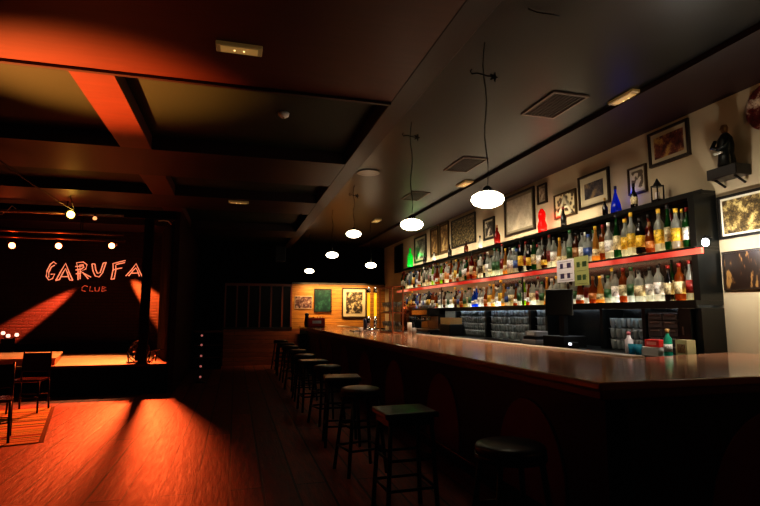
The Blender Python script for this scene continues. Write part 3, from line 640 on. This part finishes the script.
# round wall plate with dark pattern
pl = thing('wall_plate', 'round dark red and cream wall plate above the statuette', 'plate', (XW-.001, 3.25, 3.25))
Mx = Matrix(((0, 0, -1, 0), (1, 0, 0, 0), (0, 1, 0, 0), (0, 0, 0, 1)))
MB().lathe([(0, 0), (.13, 0), (.21, .035), (.215, .045), (.205, .045), (.12, .012), (0, .012)], 32, M=Mx).build('dish', art('plate_glaze', (50, 14, 12), (90, 30, 26), (206, 190, 170), 7), pl)
MB().lathe([(0, .012), (.07, .012), (.07, .017), (0, .017)], 24, M=Mx).build('medallion', mat('dark_medallion', (40, 22, 20), .4), pl)

# end wall posters
def endframe(label, x0, x1, z0, z1, fm, am, fw, mt, name='framed_picture'):
    cx, cz = (x0+x1)/2, (z0+z1)/2; hx, hz = (x1-x0)/2, (z1-z0)/2
    t = thing(name, label, 'picture', (cx, 15.439, cz))
    if fw: MB().box(-hx, -.03, -hz, -hx+fw, 0, hz).box(hx-fw, -.03, -hz, hx, 0, hz).box(-hx+fw, -.03, -hz, hx-fw, 0, -hz+fw).box(-hx+fw, -.03, hz-fw, hx-fw, 0, hz).build('frame', fm, t)
    if mt: MB().box(-hx+fw, -.012, -hz+fw, hx-fw, 0, hz-fw).build('mount', mount, t)
    q = fw+mt; MB().box(-hx+q, -.016, -hz+q, hx-q, -.002, hz-q).build('print', am, t)
endframe('unframed dark group photograph on ochre boards', 1.68, 2.2, 1.60, 1.98, None, art('poster_a', (24, 18, 22), (90, 60, 60), (170, 150, 140), 10), 0, .015, 'photograph')
endframe('dark teal poster in a thin frame on ochre boards', 2.25, 2.78, 1.50, 2.20, dk_frame, art('poster_b', (10, 34, 34), (14, 46, 42), (40, 84, 70), 4), .03, 0)
endframe('large framed black and white photograph with cream mount on ochre boards', 3.1, 3.86, 1.34, 2.24, dk_frame, art('poster_c', (16, 14, 12), (60, 52, 40), (200, 186, 150), 6), .035, .09)

# ------------------------------------------------------------------ pendants
def pendant(label, x, y, z, first=[None]):
    t = thing('pendant_lamp', label, 'lamp', (x, y, z), group=None)
    L_ = 3.5-z
    MB().lathe([(.0, -.055), (.06, -.052), (.105, -.032), (.125, 0), (.115, .03), (.08, .052), (.035, .064)], 24).build('lamp_shade', lamp_glass, t)
    MB().lathe([(.036, .06), (.036, .085), (.018, .105), (0, .107)], 14).build('lamp_holder', blk_metal, t)
    pts = [(.0+.012*math.sin(i*1.1), 0, .10+(L_-.10+.05)*i/12) for i in range(13)]; pts[0] = (0, 0, .10)
    MB().tube(pts, .0045, 5).build('cable', blk_plastic, t)
    return t
P = [('nearest opal glass pendant lamp over the bar', 1.80, 3.46, 2.30), ('second nearest opal glass pendant over the bar', 1.80, 5.2, 2.40), ('third opal glass pendant from the near end of the bar', 1.82, 8.15, 2.74),
     ('fourth opal glass pendant from the near end of the bar', 1.84, 10.2, 2.62), ('farthest small opal pendant over the bar end', 1.85, 13.6, 2.57)]
for lab, x, y, z in P: pendant(lab, x, y, z)
pendant('opal pendant hanging behind the bar over the beer tower', 2.9, 11.2, 2.53)
for lab, y, r in (('black cable hook below ceiling on the nearest pendant wire', 3.46, 1.2), ('black cable hook below ceiling on the second pendant wire', 5.2, 1.0), ('black cable hook on the third pendant wire', 8.15, .8)):
    t = thing('cable_hook', lab, 'hook', (1.80 if y < 8 else 1.82, y, 3.28 if y < 4 else 3.38))
    MB().tube([(-.09*r, 0, .0), (-.05*r, 0, .012), (.02, 0, 0), (.07*r, 0, 0)], .006, 6).tube([(-.09*r, 0, 0), (-.1*r, 0, .02), (-.09*r, 0, .035)], .005, 6).build('bar', blk_metal, t)
    for a in range(5):
        an = a*2*PI/5; MB().tube([(.07*r, 0, 0), (.07*r+.035*math.cos(an), .01, .04*math.sin(an))], .012, 6, .006).build('knot', blk_plastic, t)
t = thing('ceiling_hook', 'bent black wire hook on the bar ceiling at the top', 'hook', (2.0, 2.95, 3.548))
MB().tube([(-.12, .0, -.01), (-.04, .02, -.012), (.05, -.01, -.03), (.12, .0, -.025)], .005, 6).build('wire', blk_plastic, t)

# ceiling fittings
def vent(label, x0, x1, y0, y1):
    t = thing('ceiling_vent', label, 'vent', ((x0+x1)/2, (y0+y1)/2, 3.549)); hx, hy = (x1-x0)/2, (y1-y0)/2
    vm = mat('brown_grey_vent', (112, 96, 88), .45)
    MB().box(-hx, -hy, -.015, hx, -hy+.025, 0).box(-hx, hy-.025, -.015, hx, hy, 0).box(-hx, -hy+.025, -.015, -hx+.025, hy-.025, 0).box(hx-.025, -hy+.025, -.015, hx, hy-.025, 0).build('frame', vm, t)
    mb = MB()
    for k in range(8): mb.box(-hx+.03+(2*hx-.06)*k/8, -hy+.03, -.010, -hx+.03+(2*hx-.06)*k/8+.02, hy-.03, -.004)
    mb.build('slats', mat('dark_vent_slats', (52, 44, 40), .5), t)
vent('nearest brown louvred vent in the bar ceiling', 2.84, 3.24, 4.08, 4.67)
vent('middle louvred vent in the bar ceiling', 2.88, 3.25, 6.19, 6.88)
vent('farthest louvred vent in the bar ceiling', 2.87, 3.2, 8.25, 8.9)
def emergency(label, x, y, z, sx, sy, es=.5):
    t = thing('emergency_light', label, 'light fitting', (x, y, z))
    MB().box(-sx/2, -sy/2, -.03, sx/2, sy/2, 0).build('housing', mat('cream_fitting', (190, 170, 130), .5, emis=(200, 160, 90), es=.05), t, bevel=.006)
    MB().box(-sx*.4, -sy*.36, -.034, sx*.4, sy*.36, -.03).build('diffuser', mat('dim_warm_diffuser', (230, 205, 150), .4, emis=(230, 180, 100), es=.18), t)
    mb = MB()
    for k in (-1, 1): mb.cbox(k*sx*.1 if sx > sy else 0, k*sy*.1 if sy > sx else 0, -.0355, .012, .012, .003)
    mb.build('indicator', mat('indicator_led', (255, 230, 170), .4, emis=(255, 220, 150), es=1.6), t)
emergency('rectangular emergency light under the nearest cross beam', -.03, 3.745, 3.399, .33, .12)
emergency('slim emergency light under the cross beam farther back', .0, 9.2, 3.399, .34, .12)
emergency('near emergency light in the bar ceiling beside the wall', 3.59, 4.0, 3.499 if False else 3.549, .15, .34)
emergency('second emergency light in the bar ceiling', 3.5, 7.5, 3.549, .15, .36)
emergency('farthest emergency light in the bar ceiling', 3.0, 11.1, 3.549, .15, .36)
t = thing('smoke_detector', 'small round white smoke detector on the olive ceiling panel', 'smoke detector', (.43, 5.35, 3.559))
MB().lathe([(0, -.05), (.03, -.048), (.055, -.03), (.06, 0)], 20).build('housing', mat('white_detector', (225, 225, 220), .4), t)
MB().lathe([(0, -.054), (.012, -.053), (.012, -.05)], 10).build('sensor', blk_plastic, t)
t = thing('ceiling_downlight', 'round recessed downlight ring in the bar ceiling beyond second pendant', 'downlight', (1.85, 7.3, 3.549))
MB().lathe([(.12, 0), (.17, -.006), (.175, -.012), (.16, -.014), (.12, -.006)], 28).build('ring', mat('grey_ring', (120, 118, 112), .3), t)
MB().lathe([(.119, 0), (.10, -.003), (0, -.003)], 24).build('lens', blk_plastic, t)
t = thing('wall_speaker', 'dark grey loudspeaker hanging from the beam near the far wall', 'speaker', (1.15, 14.4, 3.399))
MB().box(-.14, -.12, -.52, .14, .12, -.1).build('cabinet', mat('dark_grey_speaker', (48, 48, 54), .5), t, bevel=.015)
MB().box(-.12, -.125, -.50, .12, -.12, -.12).build('grille', blk_metal, t)
MB().box(-.02, -.02, -.1, .02, .02, .0).build('bracket', blk_metal, t)

# ------------------------------------------------------------------ stage
SZ, SY = .54, 10.45
stg = thing('stage_platform', 'low black-fronted stage with a worn pale wooden floor', 'stage', (-3.5, SY, 0))
def S(mb): mb.v = [(x+3.5, y-SY, z) for x, y, z in mb.v]; return mb
S(MB().box(-6.99, SY, SZ-.04, -1.2, 13.89, SZ)).build('stage_floor', planks('stage_boards', (200, 160, 120), (170, 130, 92), (60, 36, 22), w=.14, L=2.2, rough=.4, rot=0), stg)
S(MB().box(-6.99, SY+.03, 0, -1.2, SY+.08, SZ-.04).box(-1.25, SY+.08, 0, -1.2, 13.89, SZ-.04)).build('skirt', dark_wall, stg)
S(MB().box(-6.99, SY-.01, SZ-.045, -1.19, SY+.03, SZ)).build('nosing', dk_frame, stg)
struct('wall_stage', MB().box(-7, 13.9, 0, -1.14, 14.0, 3.56), bricks('painted_stage_brick', (46, 22, 17), (38, 18, 13), (16, 9, 7)))
struct('wall_partition', MB().box(-1.17, 10.5, 0, -1.07, 15.5, 3.4), mat('dark_red_partition', (40, 8, 8), .7, noise=.3, nscale=3, spec=.15))
struct('trim_20', MB().box(-7, 10.46, 3.25, -1.14, 10.6, 3.4), dark_wall)
struct('trim_21', MB().box(-7, 13.6, SZ, -2.0, 13.9, .78), dark_wall)
pole = thing('stage_post', 'slim black steel post at the front right of the stage', 'post', (-1.63, SY+.15, SZ))
MB().box(-.075, -.06, 0, .075, .06, 2.86).build('shaft', blk_metal, pole); MB().box(-.1, -.09, 0, .1, .09, .02).build('base_plate', blk_metal, pole)
# curtain
cur = thing('stage_curtain', 'black velvet curtain gathered at the right side of the stage', 'curtain', (-1.42, 12.1, SZ))
pts1 = []; n = 60
for i in range(n+1):
    f = i/n; bx_, by_ = .17-.34*f, -1.2+1.5*f
    pts1.append((bx_+.05*math.sin(f*40), by_))
poly = pts1+[(x+.02, y) for x, y in reversed(pts1)]
MB().prism(poly, .0, 2.75).build('drape', mat('black_velvet', (14, 9, 10), .9), cur)
MB().tube([(.18, -1.25, 2.77), (-.18, .35, 2.77)], .02, 8).build('rail', blk_metal, cur)
# letters on the stage wall
sg = thing('wall_sign', 'hand-drawn glowing outlined lettering GARUFA CLUB on the stage back wall', 'sign', (-3.2, 13.89, 2.4))
neon = mat('pink_orange_letter', (255, 190, 160), .4, emis=(255, 150, 110), es=.7)
neon2 = mat('dim_orange_letter', (200, 110, 80), .4, emis=(220, 90, 60), es=.45)
import itertools
def px2w(cx, cy, Yw=13.88):
    """drawing coordinates of the lettering sheet to metres on the stage wall"""
    return (-5.315+cx*.00552, 0, 4.345-cy*.00519)
LET = {
 'G': [[(214, 330), (204, 320), (192, 332), (181, 362), (180, 388), (190, 404), (204, 398), (211, 376), (196, 378)], [(208, 336), (196, 345), (188, 370), (190, 392)]],
 'A': [[(217, 406), (233, 365), (250, 326), (266, 368), (282, 404)], [(230, 402), (243, 368), (251, 350), (260, 372), (268, 400)], [(217, 406), (232, 401)], [(268, 402), (282, 404)], [(237, 388), (266, 387)]],
 'R': [[(302, 402), (300, 360), (292, 322), (318, 318), (333, 330), (330, 350), (310, 362), (332, 376), (352, 388)], [(310, 398), (308, 360), (305, 332), (318, 330), (322, 342), (312, 350)], [(318, 366), (342, 396)], [(288, 340), (318, 336)], [(290, 356), (316, 350)], [(292, 374), (312, 370)]],
 'U': [[(352, 326), (358, 358), (368, 382), (384, 386), (396, 368), (408, 318)], [(364, 326), (369, 354), (377, 370), (387, 366), (397, 320)], [(352, 326), (364, 326)], [(397, 320), (410, 318)]],
 'F': [[(432, 396), (438, 350), (436, 322), (460, 314), (486, 306)], [(444, 394), (449, 352), (447, 330)], [(438, 352), (462, 344), (474, 342)], [(448, 326), (484, 316)], [(430, 396), (446, 394)]],
 'A2': [[(490, 380), (512, 350), (530, 320), (544, 352), (558, 382)], [(502, 380), (518, 354), (530, 340), (538, 356), (546, 380)], [(512, 366), (544, 364)]],
}
for k_, strokes in LET.items():
    mb = MB()
    for s_ in strokes:
        p_ = [px2w(*q) for q in s_]; mb.tube([(x+3.2, -.012, z-2.4) for x, y, z in p_], .0135, 6)
    mb.build('letter', neon, sg)
CL = [[(342, 432), (330, 427), (320, 436), (320, 450), (334, 454)], [(352, 430), (350, 452), (364, 453)], [(370, 434), (372, 452), (386, 452), (388, 433)], [(398, 454), (399, 431), (414, 434), (402, 441), (416, 448), (398, 454)]]
for s_ in CL:
    MB().tube([(x+3.2, -.012, z-2.4) for x, y, z in [px2w(*q) for q in s_]], .011, 6).build('letter', neon2, sg)

# lighting bars and lamps over the stage
def pipe(label, y, z, x0, x1):
    t = thing('lighting_bar', label, 'lighting bar', ((x0+x1)/2, y, z)); h = (x1-x0)/2
    MB().tube([(-h, 0, 0), (h, 0, 0)], .025, 10).build('tube', mat('worn_steel_pipe', (140, 110, 90), .35, .8), t)
    for x in (-h*.6, h*.6): MB().tube([(x, 0, .0), (x, 0, (3.39 if z > 3.15 else 3.9)-z)], .008, 6).build('hanger', blk_metal, t)
pipe('thin lighting pipe carrying the yellow lamp above the stage', 9.9, 3.17, -6.4, -1.95)
pipe('upper steel pipe of the red stage lamps', 11.8, 3.10, -6.4, -2.3)
pipe('lower steel pipe of the red stage lamps', 11.95, 2.99, -6.4, -2.3)
def can(label, x, y, z, tz, m, s=1):
    t = thing('stage_lamp', label, 'stage lamp', (x, y, z))
    Mc = Matrix.Rotation(PI/2+.25, 4, 'X')
    MB().lathe([(.03*s, -.2*s), (.07*s, -.17*s), (.08*s, -.05*s), (.09*s, .02*s), (.085*s, .022*s), (.07*s, .0)], 18, M=Mc).build('housing', blk_metal, t)
    MB().lathe([(.0, .008*s), (.045*s, .008*s), (.062*s, .0), (0, -.004)], 16, M=Mc).build('lens', m, t)
    MB().tube([(-.09*s, .05, 0), (-.1*s, .05, (tz-z)*.7), (0, .05, tz-z-.02), (.1*s, .05, (tz-z)*.7), (.09*s, .05, 0)], .007, 6).build('yoke', blk_metal, t)
lens_r = mat('hot_orange_lens', (255, 200, 160), .3, emis=(255, 150, 90), es=8)
lens_y = mat('hot_yellow_lens', (255, 220, 140), .3, emis=(255, 205, 90), es=12)
can('leftmost of the three red stage lamps over the stage', -4.37, 11.95, 2.82, 2.98, lens_r)
can('middle one of the three red stage lamps', -3.54, 11.95, 2.84, 2.98, lens_r)
can('rightmost of the three red stage lamps, above the lettering', -2.55, 11.95, 2.88, 2.98, lens_r)
can('yellow lamp glowing on the thin pipe above the stage', -2.76, 9.82, 3.14, 3.16, lens_y, 1.0)
t = thing('stage_lamp', 'small white lamp hanging right of the yellow lamp', 'stage lamp', (-2.4, 9.88, 3.14))
MB().lathe([(0, -.07), (.03, -.06), (.035, -.03), (.015, 0)], 12).build('bulb', mat('pale_bulb', (230, 190, 160), .3, emis=(255, 180, 120), es=.9), t)  # bulb material given a faint glow of its own
MB().lathe([(.018, -.02), (.018, .03)], 10).build('holder', blk_metal, t)
for i, (lab, pts) in enumerate([('black cable slung from the beam to the lighting pipe', [(-2.9, 6.4, 3.4), (-2.85, 7.9, 3.3), (-2.75, 9.1, 3.22), (-2.68, 9.88, 3.20)]),
                               ('short black cable dropping from the ceiling beside the yellow lamp', [(-2.70, 9.5, 3.41), (-2.69, 9.6, 3.3), (-2.7, 9.84, 3.2)]),
                               ('pale cable looped around left end of the lighting pipe', [(-3.95, 9.9, 3.12), (-3.8, 9.88, 3.10), (-3.72, 9.86, 3.16), (-3.66, 9.88, 3.26), (-3.60, 9.88, 3.2)])]):
    o = MB().tube(pts, .008, 6).build('cable', mat('pale_cable', (150, 130, 120), .5) if i == 2 else blk_plastic); tag(o, lab, 'cable')
o = MB().tube([(-1.45, 10.44, 3.2), (-1.36, 10.42, 3.21), (-1.28, 10.42, 3.2), (-1.22, 10.44, 3.14)], .012, 6).build('wall_hook', mat('pale_hook', (190, 185, 180), .4)); tag(o, 'pale curved metal hook by the stage curtain top', 'hook')

# riser and equipment on stage
rs_ = thing('stage_riser', 'low wooden riser block on the left of the stage floor', 'riser', (-4.6, 11.5, SZ))
MB().prism([(-2.2, -.9), (1.55, -.9), (1.15, .9), (-2.2, .9)], .10, .13).build('deck', MATS['stage_boards'], rs_)
MB().prism([(-2.2, -.88), (1.53, -.88), (1.13, .88), (-2.2, .88)], 0, .10).build('side_board', wd, rs_)
fn = thing('floor_fan', 'round black floor fan standing on the stage beside the post', 'fan', (-1.72, 10.78, SZ+.21), .5)
Mf = Matrix.Rotation(PI/2, 4, 'X')
for rr, zz in ((.2, 0), (.15, .035), (.15, -.035), (.08, .05)):
    MB().tube([(rr*math.cos(a*PI/12), zz, rr*math.sin(a*PI/12)) for a in range(25)], .007, 5).build('guard_ring', blk_metal, fn)
mb = MB()
for a in range(12):
    c, s_ = math.cos(a*PI/6), math.sin(a*PI/6); mb.tube([(c*.03, .05, s_*.03), (c*.13, .045, s_*.13), (c*.2, 0, s_*.2)], .003, 4); mb.tube([(c*.03, -.05, s_*.03), (c*.13, -.045, s_*.13), (c*.2, 0, s_*.2)], .003, 4)
mb.build('guard_wires', blk_metal, fn)
for a in range(4):
    MB().cbox(.1, 0, 0, .15, .006, .14, Matrix.Rotation(a*PI/2, 4, 'Y') @ Matrix.Rotation(.4, 4, 'X')).build('blade', mat('dark_blade', (50, 40, 40), .3), fn)
MB().lathe([(.0, -.05), (.035, -.05), (.035, .05), (0, .05)], 14, M=Mf).build('hub', blk_plastic, fn)
MB().tube([(-.18, 0, -.19), (-.21, 0, 0)], .012, 6).tube([(.18, 0, -.19), (.21, 0, 0)], .012, 6).tube([(-.2, 0, -.195), (.2, 0, -.195)], .014, 6).tube([(-.18, -.1, -.195), (-.18, .1, -.195)], .014, 6).tube([(.18, -.1, -.195), (.18, .1, -.195)], .014, 6).build('stand', blk_metal, fn)
ms = thing('microphone_stand', 'folded low tripod stand on the stage right of the fan', 'stand', (-1.42, 10.75, SZ))
MB().tube([(0, 0, .02), (0, 0, .2)], .012, 8).build('tube', blk_metal, ms)
for a in range(3):
    c, s_ = math.cos(a*2.1+.2), math.sin(a*2.1+.2); MB().tube([(0, 0, .16), (c*.16, s_*.16, .012)], .009, 6).build('leg', blk_metal, ms)
MB().tube([(-.12, 0, .21), (.14, 0, .25)], .01, 6).build('boom', chrome, ms)
sp = thing('lamp_cluster', 'cluster of small lit pinkish lamps at the rear left of the stage', 'lamp', (-4.72, 13.1, SZ))
MB().box(-.1, -.1, 0, .1, .1, .38).build('stand_box', blk_plastic, sp)
for dx, dz in ((-.1, .5), (.0, .44), (.16, .46)):
    MB().lathe([(0, -.04), (.035, -.03), (.04, 0), (.03, .035), (0, .04)], 12, c=(dx, 0, dz)).build('bulb', mat('pink_white_bulb', (255, 220, 210), .4, emis=(255, 190, 170), es=1.6), sp)
    MB().tube([(dx*.4, 0, .36), (dx, 0, dz-.03)], .01, 6).build('stem', blk_metal, sp)

# post with fairy lights
fl = thing('light_string_post', 'slim black post wound with a column of small pinkish bulbs', 'light string', (-.66, 11.9, 0))
MB().lathe([(0, 0), (.12, 0), (.12, .015), (.02, .03), (.018, 1.08), (0, 1.08)], 14).build('post', blk_metal, fl)
for z in (.99, .79, .56, .34, .12):
    MB().lathe([(0, -.025), (.022, -.015), (.026, 0), (.02, .02), (0, .026)], 10, c=(-.01, -.035, z)).build('bulb', mat('pink_bulb', (220, 150, 140), .4, emis=(255, 150, 140), es=.25), fl)
ctr = thing('side_counter', 'low dark counter with brown wooden top against far wall', 'counter', (-.66, 14.9, 0))
MB().box(-.37, -.3, 0, .34, .5, .96).build('body', dark_wall, ctr)
MB().box(-.375, -.34, .96, .36, .5, 1.0).build('top', mat('red_brown_top', (110, 50, 34), .4), ctr)
for z in (.3, .62): MB().box(-.36, -.315, z, .33, -.3, z+.02).build('ledge', mat('red_brown_top', (110, 50, 34), .4), ctr)

# rug, table and chairs at left
rug = thing('rug', 'worn woven rug with green and yellow stripes under the chairs', 'rug', (-2.74, 9.45, 0), math.atan2(.65, 2.6)*1)
m = bpy.data.materials.new('striped_rug'); m.use_nodes = True; nt = m.node_tree; b = nt.nodes['Principled BSDF']; b.inputs['Roughness'].default_value = .95
tc = nt.nodes.new('ShaderNodeTexCoord'); sx_ = nt.nodes.new('ShaderNodeSeparateXYZ'); nt.links.new(tc.outputs['Object'], sx_.inputs[0])
w1 = nt.nodes.new('ShaderNodeTexNoise'); w1.noise_dimensions = '1D'; w1.inputs['Scale'].default_value = 7; w1.inputs['Detail'].default_value = 3; nt.links.new(sx_.outputs['Y'], w1.inputs['W'])
cr = nt.nodes.new('ShaderNodeValToRGB'); cr.color_ramp.interpolation = 'CONSTANT'
for p_, c_ in ((.0, (150, 70, 40)), (.42, (60, 110, 50)), (.48, (230, 200, 110)), (.53, (90, 170, 80)), (.57, (210, 160, 90))):
    if p_ == 0: cr.color_ramp.elements[0].color = srgb(c_)+(1,)
    elif p_ == .57: cr.color_ramp.elements[-1].position = p_; cr.color_ramp.elements[-1].color = srgb(c_)+(1,)
    else: e = cr.color_ramp.elements.new(p_); e.color = srgb(c_)+(1,)
nt.links.new(w1.outputs['Fac'], cr.inputs[0]); n2 = nt.nodes.new('ShaderNodeTexNoise'); n2.inputs['Scale'].default_value = 60; nt.links.new(tc.outputs['Object'], n2.inputs['Vector'])
mx = nt.nodes.new('ShaderNodeMix'); mx.data_type = 'RGBA'; mx.blend_type = 'MULTIPLY'; mx.inputs['Factor'].default_value = .5
nt.links.new(cr.outputs[0], mx.inputs['A']); nt.links.new(n2.outputs['Color'], mx.inputs['B']); nt.links.new(mx.outputs['Result'], b.inputs['Base Color'])
MB().box(-3.2, -2.65, .001, 0, 0, .012).build('woven_field', m, rug)
fr_ = MB()
for k in range(60): fr_.box(.0, -2.63+k*.044, .001, .05, -2.615+k*.044, .008)
fr_.build('fringe', mat('rug_fringe', (150, 130, 90), .9), rug)['kind'] = 'stuff'
def make_chair(label, loc, rz):
    t = thing('metal_chair', label, 'chair', loc, rz)
    MB().box(-.2, -.2, .44, .2, .2, .475).build('seat', mat('glossy_dark_seat', (60, 30, 26), .18, spec=.8), t, bevel=.01)
    for sx in (-1, 1):
        MB().tube([(sx*.19, -.18, .45), (sx*.20, -.20, 0)], .014, 8).build('leg', blk_metal, t)
        MB().tube([(sx*.19, .18, .45), (sx*.20, .22, 0)], .014, 8).build('leg', blk_metal, t)
        MB().tube([(sx*.19, .18, .45), (sx*.185, .22, .86)], .014, 8).build('back_post', blk_metal, t)
    MB().box(-.185, .195, .56, .185, .215, .84).build('backrest', blk_plastic, t, bevel=.006)
    MB().tube([(-.19, -.19, .22), (.19, -.19, .22)], .009, 6).tube([(-.19, .2, .22), (.19, .2, .22)], .009, 6).build('stretcher', blk_metal, t)
    return t
ch = make_chair('dark metal chair on the rug, in front of the stage', (-2.93, 9.05, .013), -.05)
c2 = copy_tree(ch); c2.location = (-2.66, 7.05, .013); c2.rotation_euler.z = .3; c2['label'] = 'dark metal chair nearest the camera, cut by the left photo edge'
c3 = copy_tree(ch); c3.location = (-3.55, 8.9, .013); c3.rotation_euler.z = .1; c3['label'] = 'dark metal chair left of the one in front of the stage'
tb = thing('cafe_table', 'black round cafe table between the chairs on the rug', 'table', (-3.3, 8.25, .013))
MB().lathe([(0, .70), (.33, .70), (.34, .71), (.34, .728), (.33, .735), (0, .735)], 28).build('tabletop', black_wood, tb)
MB().lathe([(.025, .03), (.025, .70)], 12).build('pedestal', blk_metal, tb)
MB().lathe([(0, 0), (.2, 0), (.2, .015), (.03, .04), (0, .04)], 20).build('base', blk_metal, tb)

# ------------------------------------------------------------------ lights
def spot(name, loc, target, energy, col, ang, blend=.3, size=.03):
    l = bpy.data.lights.new(name, 'SPOT'); l.energy = energy; l.color = srgb(col); l.spot_size = math.radians(ang); l.spot_blend = blend; l.shadow_soft_size = size
    o = bpy.data.objects.new(name, l); COL.objects.link(o); o.location = loc
    o.rotation_euler = (Vector(target)-Vector(loc)).to_track_quat('-Z', 'Y').to_euler(); return o
def point(name, loc, energy, col, size=.05):
    l = bpy.data.lights.new(name, 'POINT'); l.energy = energy; l.color = srgb(col); l.shadow_soft_size = size
    o = bpy.data.objects.new(name, l); COL.objects.link(o); o.location = loc; return o
def area(name, loc, target, energy, col, sx, sy, up='Y'):
    l = bpy.data.lights.new(name, 'AREA'); l.shape = 'RECTANGLE'; l.size = sx; l.size_y = sy; l.energy = energy; l.color = srgb(col)
    o = bpy.data.objects.new(name, l); COL.objects.link(o); o.location = loc
    o.rotation_euler = (Vector(target)-Vector(loc)).to_track_quat('-Z', up).to_euler(); return o
spot('floor_spot', (-1.92, 13.4, 3.0), (-2.7, 8.7, 0), 3900, (255, 98, 48), 56, 1, .17)
spot('wall_beam', (-2.55, 13.62, 2.95), (-4.75, 13.88, 1.2), 17000, (255, 96, 56), 10.5, .6)
spot('wall_beam_right', (-3.1, 13.62, 2.95), (-1.6, 13.88, 1.35), 8000, (255, 110, 50), 20, .6)
spot('stage_wash', (-2.4, 12.0, 2.85), (-3.0, 11.6, SZ), 700, (255, 178, 118), 75, .6)
spot('ceiling_fill', (-3.1, 4.9, .4), (-1.45, 4.9, 3.4), 4600, (255, 150, 80), 40, 1)  # unseen light added to brighten the nearest beam's underside
point('truss_glow', (-3.4, 11.7, 2.86), 3, (255, 90, 40), .03)
point('truss_glow_left', (-4.4, 11.7, 2.86), 3, (255, 90, 40), .03)
point('yellow_glow', (-2.78, 9.7, 3.0), 3, (255, 190, 80), .04)
point('red_lamp_glow', (4.38, 6.45, 2.86), .5, (255, 30, 24), .03)
point('blue_lamp_glow', (4.38, 4.94, 2.84), .45, (30, 60, 255), .03)
point('green_lamp_glow', (4.38, 12.35, 2.95), .8, (30, 255, 80), .03)
point('shelf_end_glow', (4.0, 3.55, 2.0), 22, (255, 244, 225), .03)
ew = area('end_wall_wash', (2.9, 15.0, 2.42), (2.9, 15.4, 1.5), 38, (255, 205, 140), 2.0, .1); ew.data.spread = 2.2  # warm light added to brighten the ochre boards
area('wall_wash', (4.28, 9.3, 2.66), (4.5, 9.3, 3.3), 26, (255, 234, 200), .1, 7.5, 'X')  # light added along the top board to lift the cream wall
sf = area('shelf_front_fill', (3.0, 8.2, 3.4), (4.35, 8.2, 2.0), 30, (255, 238, 210), .25, 8.5, 'X'); sf.data.spread = 1.5  # unseen fill added to bring out the bottles and wall
bf = area('bar_fill', (2.75, 8.4, 3.45), (2.75, 8.4, 1.1), 40, (255, 222, 190), .3, 8); bf.data.spread = 1.0
point('corner_fill', (3.2, .2, 1.7), 2.2, (255, 170, 120), .3)
point('room_fill', (-1.5, 1.5, 2.9), 1.0, (255, 190, 110), .4)
spot('near_wall_fill', (2.6, 1.0, 2.9), (4.45, 4.3, 2.9), 24, (255, 215, 160), 70, .8, .1)

# world
wd_ = bpy.data.worlds.new('World'); bpy.context.scene.world = wd_; wd_.use_nodes = True
wd_.node_tree.nodes['Background'].inputs[0].default_value = (.02, .018, .015, 1); wd_.node_tree.nodes['Background'].inputs[1].default_value = .05

# camera
F = 518.0
pitch = math.atan(61/F); yaw = math.atan(145/math.hypot(F, 61))
cam = bpy.data.cameras.new('camera'); cam.sensor_width = 36; cam.lens = F/760*36; cam.clip_end = 100
co = bpy.data.objects.new('camera', cam); COL.objects.link(co); co.location = (0, 0, 1.45)
co.rotation_euler = (PI/2+pitch, 0, -yaw)
sc = bpy.context.scene; sc.camera = co
sc.view_settings.view_transform = 'Standard'; sc.view_settings.look = 'Medium High Contrast'; sc.view_settings.exposure = .25
